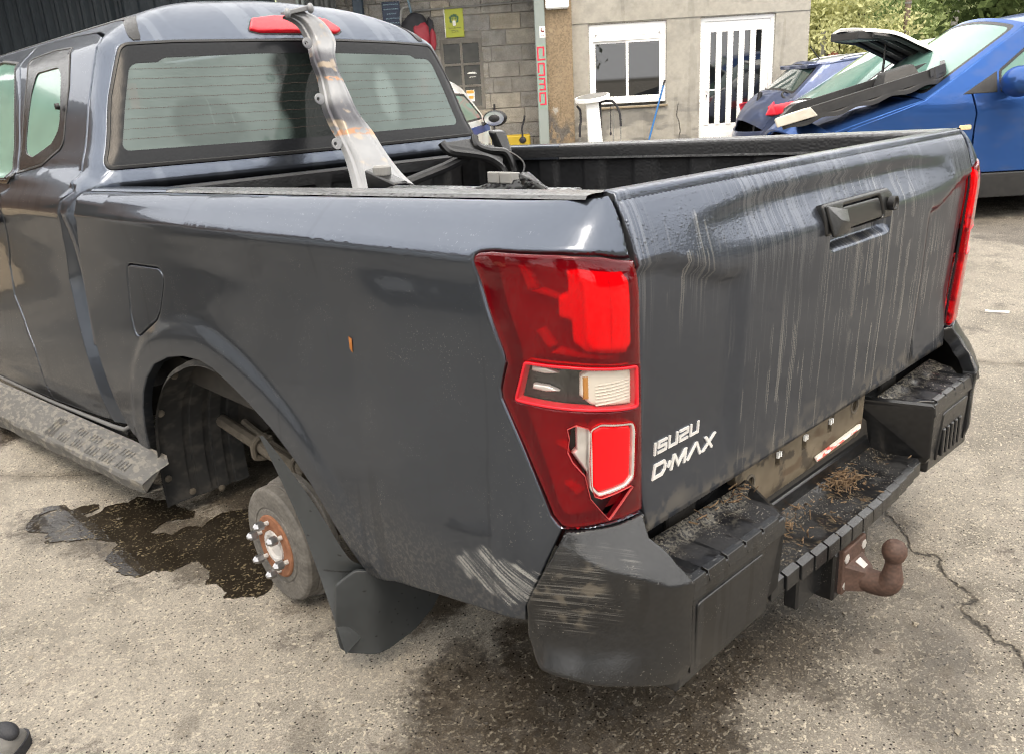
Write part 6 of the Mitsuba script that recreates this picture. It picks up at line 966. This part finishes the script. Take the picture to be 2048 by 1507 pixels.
def tree(name, label, base, h, r, m_, n, seed, leaf=.05, z0=.5, group='trees beyond the yard', M=BF):
    R = np.random.default_rng(seed); k = thing(name, label, 'tree', group); b = np.array(base, float); tr_ = [tube([b + [0, 0, -.3], b + [.1 * R.normal(), .1 * R.normal(), h * .3], b + [.25 * R.normal(), .25 * R.normal(), h * .8]], [.05 * r + .05, .04 * r + .03, .02], 8)]; cl = []
    for _ in range(int(26 + r * 9)):
        d = R.normal(size=3); d /= np.linalg.norm(d); q = R.random() ** .4; c = b + [d[0] * r * q, d[1] * r * q, z0 + (h - z0) * (.5 + .5 * d[2] * q)]; cl.append(c)
    for c in cl[::2]:
        s = b + [0, 0, max(.3, c[2] * .5)]; tr_.append(tube(spline([s, (s + c) / 2 + R.normal(size=3) * .12 * r, c], 6), [.035, .028, .022, .016, .012, .006], 5))
    obj('trunk', cat(*tr_), 'bark', k, M=M)
    ci = R.integers(0, len(cl), n); P = np.array(cl)[ci] + R.normal(size=(n, 3)) * r * np.array([.17, .17, .13]); P[:, 2] = np.maximum(P[:, 2], .1)
    t = R.normal(size=(n, 3)); t /= np.linalg.norm(t, axis=1, keepdims=True); w = np.cross(t, R.normal(size=(n, 3))); w /= np.linalg.norm(w, axis=1, keepdims=True); l = leaf * R.uniform(.6, 1.4, (n, 1))
    V = np.stack([P - t * l, P + w * l * .5, P + t * l, P - w * l * .5], 1).reshape(-1, 3); f = np.arange(n)[:, None] * 4; F = np.vstack([np.hstack([f, f + 1, f + 2]), np.hstack([f, f + 2, f + 3])])
    obj('crown', trimesh.Trimesh(V, F, process=False), m_, k, M=M, smooth=False, kind=None); return k
TL = [('yellowing roadside tree just right of the grey building', (9.3, 27), 5.0, 2.0, 2, 15000), ('green bushy tree behind the raised white bonnet', (11.2, 29), 5.2, 2.2, 1, 15000), ('pale green tree between the two poles', (13.6, 28), 5.5, 2.1, 0, 15000), ('olive bare-twigged tree right of the grey pole', (14.9, 27), 4.8, 1.9, 3, 10000), ('fresh green tree over the blue car roof', (15.6, 24), 5.0, 1.5, 0, 9000), ('dark green tree behind the small round sign', (8.4, 33), 6.0, 2.6, 3, 14000)]
for i, (lb, (u, d), h, r, m_, n) in enumerate(TL): tree('roadside_tree', lb, (u, d, 0), h, r, f'leaf_{m_}', n, 20 + i, .075, .2)
R = np.random.default_rng(3); n = 26000; P = np.c_[R.uniform(7, 30, n), R.uniform(34, 38, n), R.random(n) ** .8 * 6.5]; t = R.normal(size=(n, 3)); t /= np.linalg.norm(t, axis=1, keepdims=True); w = np.cross(t, R.normal(size=(n, 3))); w /= np.linalg.norm(w, axis=1, keepdims=True); l = .17
V = np.stack([P - t * l, P + w * l * .6, P + t * l, P - w * l * .6], 1).reshape(-1, 3); f = np.arange(n)[:, None] * 4
k = obj('far_wood', trimesh.Trimesh(V, np.vstack([np.hstack([f, f + 1, f + 2]), np.hstack([f, f + 2, f + 3])]), process=False), 'leaf_0', M=BF, smooth=False, kind='stuff'); tag(k, 'dense green wood filling the gap behind the roadside trees')
hx = np.linspace(-120, 160, 60); hp_ = np.stack([np.stack([hx, np.full(60, d_), z_ + 2.2 * np.sin(hx * .05) * (z_ > 0) + 1.1 * np.sin(hx * .17 + 1) * (z_ > 0)], -1) for d_, z_ in ((39.5, -1), (42, 5.5), (60, 11), (90, 15))], 1)
mat('hill_hazed', lambda p, n, uv: mix((.24, .30, .17), (.36, .42, .25), fbm(p.x * .8, p.y * .8, p.z * .8, 5)), .95); obj('hillside', grid_mesh(hp_), 'hill_hazed', M=BF, smooth=True, kind='structure', label='wooded hillside behind the yard')  # green lightened to stand in for pale haze
# around the yard, mirrored in paint and windows
mat('house_brown', lambda p, n, uv: mix((.26, .14, .08), (.40, .24, .15), fbm(p.x * 2, p.y * 2, p.z * 3, 4)), .9); mat('house_cream', (.78, .60, .38), .85)
def wall_from(a, b, z0, z1, th):
    a, b = np.array(a, float), np.array(b, float); u = (b - a) / np.linalg.norm(b - a); nn = np.array([-u[1], u[0]]); return hullpts([(*(p + nn * t_), z) for p in (a, b) for t_ in (0, th) for z in (z0, z1)])
k = thing('brown_building', 'brown building with a cream plinth at the left of the yard', 'building')
obj('wall', wall_from((-6.4, 2.2), (-1.2, 9.2), .62, 2.5, 3.), 'house_brown', k, smooth=False); obj('plinth', wall_from((-6.36, 2.15), (-1.16, 9.15), .16, .62, 3.0), 'house_cream', k, smooth=False); obj('footing', wall_from((-6.4, 2.2), (-1.2, 9.2), -.1, .16, 3.), 'mortar', k, smooth=False)
obj('roof', wall_from((-6.6, 2.0), (-1.0, 9.3), 2.5, 2.62, 3.4), 'corrugated_blue', k, smooth=False)
for i in range(3): f0 = np.array([-5.6, 3.25]) + i * np.array([1.35, 1.82]); obj('window', wall_from(f0 + [.02, -.02], f0 + np.array([.6, .81]) + [.02, -.02], 1.1, 2.0, .1), 'dark_glass', k, smooth=False)
k = thing('open_shed', 'dark open-fronted shed across the yard behind the viewer', 'shed'); mat('shed_dark', (.05, .055, .05), .8)
obj('back_wall', wall_from((-6, -21), (12, -21), 0, 3.2, .2), 'shed_dark', k, smooth=False); obj('roof', hullpts([(a, b, c) for a in (-6.5, 12.5) for b, c in ((-21.3, 3.2), (-16, 3.5), (-16, 3.65), (-21.3, 3.35))]), 'shed_dark', k, smooth=False)
for i in range(7): obj('post', box((-6 + i * 3 - .1, -16.3, 0), (-6 + i * 3 + .1, -16.1, 3.45)), 'shed_dark', k, smooth=False)
TN = ['left of the shed', 'beside the brown building', 'right of the shed', 'far right of the yard', 'at the left end of the shed', 'beyond the blue car', 'at the right end of the shed', 'behind the middle of the shed', 'behind the right half of the shed']
for i, (x, y) in enumerate([(-13, -8), (-11, 1), (18, -11), (20, -4), (-13.5, -14), (21, 5), (17, -18), (0, -25), (8, -26)]): tree('yard_edge_tree', f'dark tree behind the viewer, {TN[i]}', (x, y, 0), 5.5, 2.3, 'leaf_4', 7000, 60 + i, .13, .4, 'trees behind the viewer', np.eye(4))
MV = frame((-4.9, 2.6, 0), np.array([.597, .802, 0]), np.array([-.802, .597, 0]))
make_car('silver_car', 'silver hatchback parked before the brown building, outside the picture', MV, 4.0, .84,
    [(3.95, .24, 'front_bumper'), (4.0, .48, 'front_bumper'), (3.9, .70, 'bonnet'), (3.5, .84, 'bonnet'), (3.05, .92, 'windshield'), (2.3, 1.38, 'roof'), (1.5, 1.46, 'roof'), (.5, 1.36, 'rear_window'), (.15, .98, 'tailgate'), (.04, .6, 'tailgate'), (.08, .26, None)], .92, .20, (3.25, .75),
    [[(2.5, .2), (2.48, .9)], [(1.4, .2), (1.4, .9)]], [[(2.85, .96), (1.45, .98), (1.45, 1.36), (2.2, 1.33)], [(1.38, .98), (.6, 1.0), (.75, 1.22), (1.38, 1.35)]], 'white_paint', glass='dark_glass')
# toe of a shoe at the lower left corner
mat('shoe_grey', lambda p, n, uv: mix((.16, .155, .15), (.30, .29, .27), fbm(p.x * 40, p.y * 40, p.z * 40, 3)), .7)
k = thing('shoe', 'toe of a grey and black trainer at the lower left corner', 'shoe'); MSh = frame((-1.655, 1.03, 0), np.array([.90, .43, 0]), np.array([-.43, .90, 0]))
obj('sole', extr(affinity.scale(sg.Point(0, 0).buffer(1, quad_segs=12), .125, .046), .026), 'sole_dark', k, M=MSh, smooth=40); mat('sole_dark', (.03, .032, .04), .7)
v = trimesh.creation.icosphere(subdivisions=4); v.vertices = v.vertices * [.12, .044, .05]; v.vertices[:, 2] = np.maximum(v.vertices[:, 2], 0) * (1 + .8 * sst(.0, -.1, v.vertices[:, 0])) + .02; obj('upper', v, 'shoe_grey', k, M=MSh, smooth=60)
v = trimesh.creation.icosphere(subdivisions=3); v.vertices = v.vertices * [.022, .034, .02] + [.078, -.0, .058]; obj('toe_patch', v, 'sole_dark', k, M=MSh, smooth=60)
mat('litter_white', (.66, .64, .60), .8); k = obj('paper_scrap', tube([(3.19, .58, .006), (3.23, .47, .006)], .008, 6), 'litter_white', smooth=False); tag(k, 'thin white scrap lying on the concrete beyond the right bumper corner', 'litter')
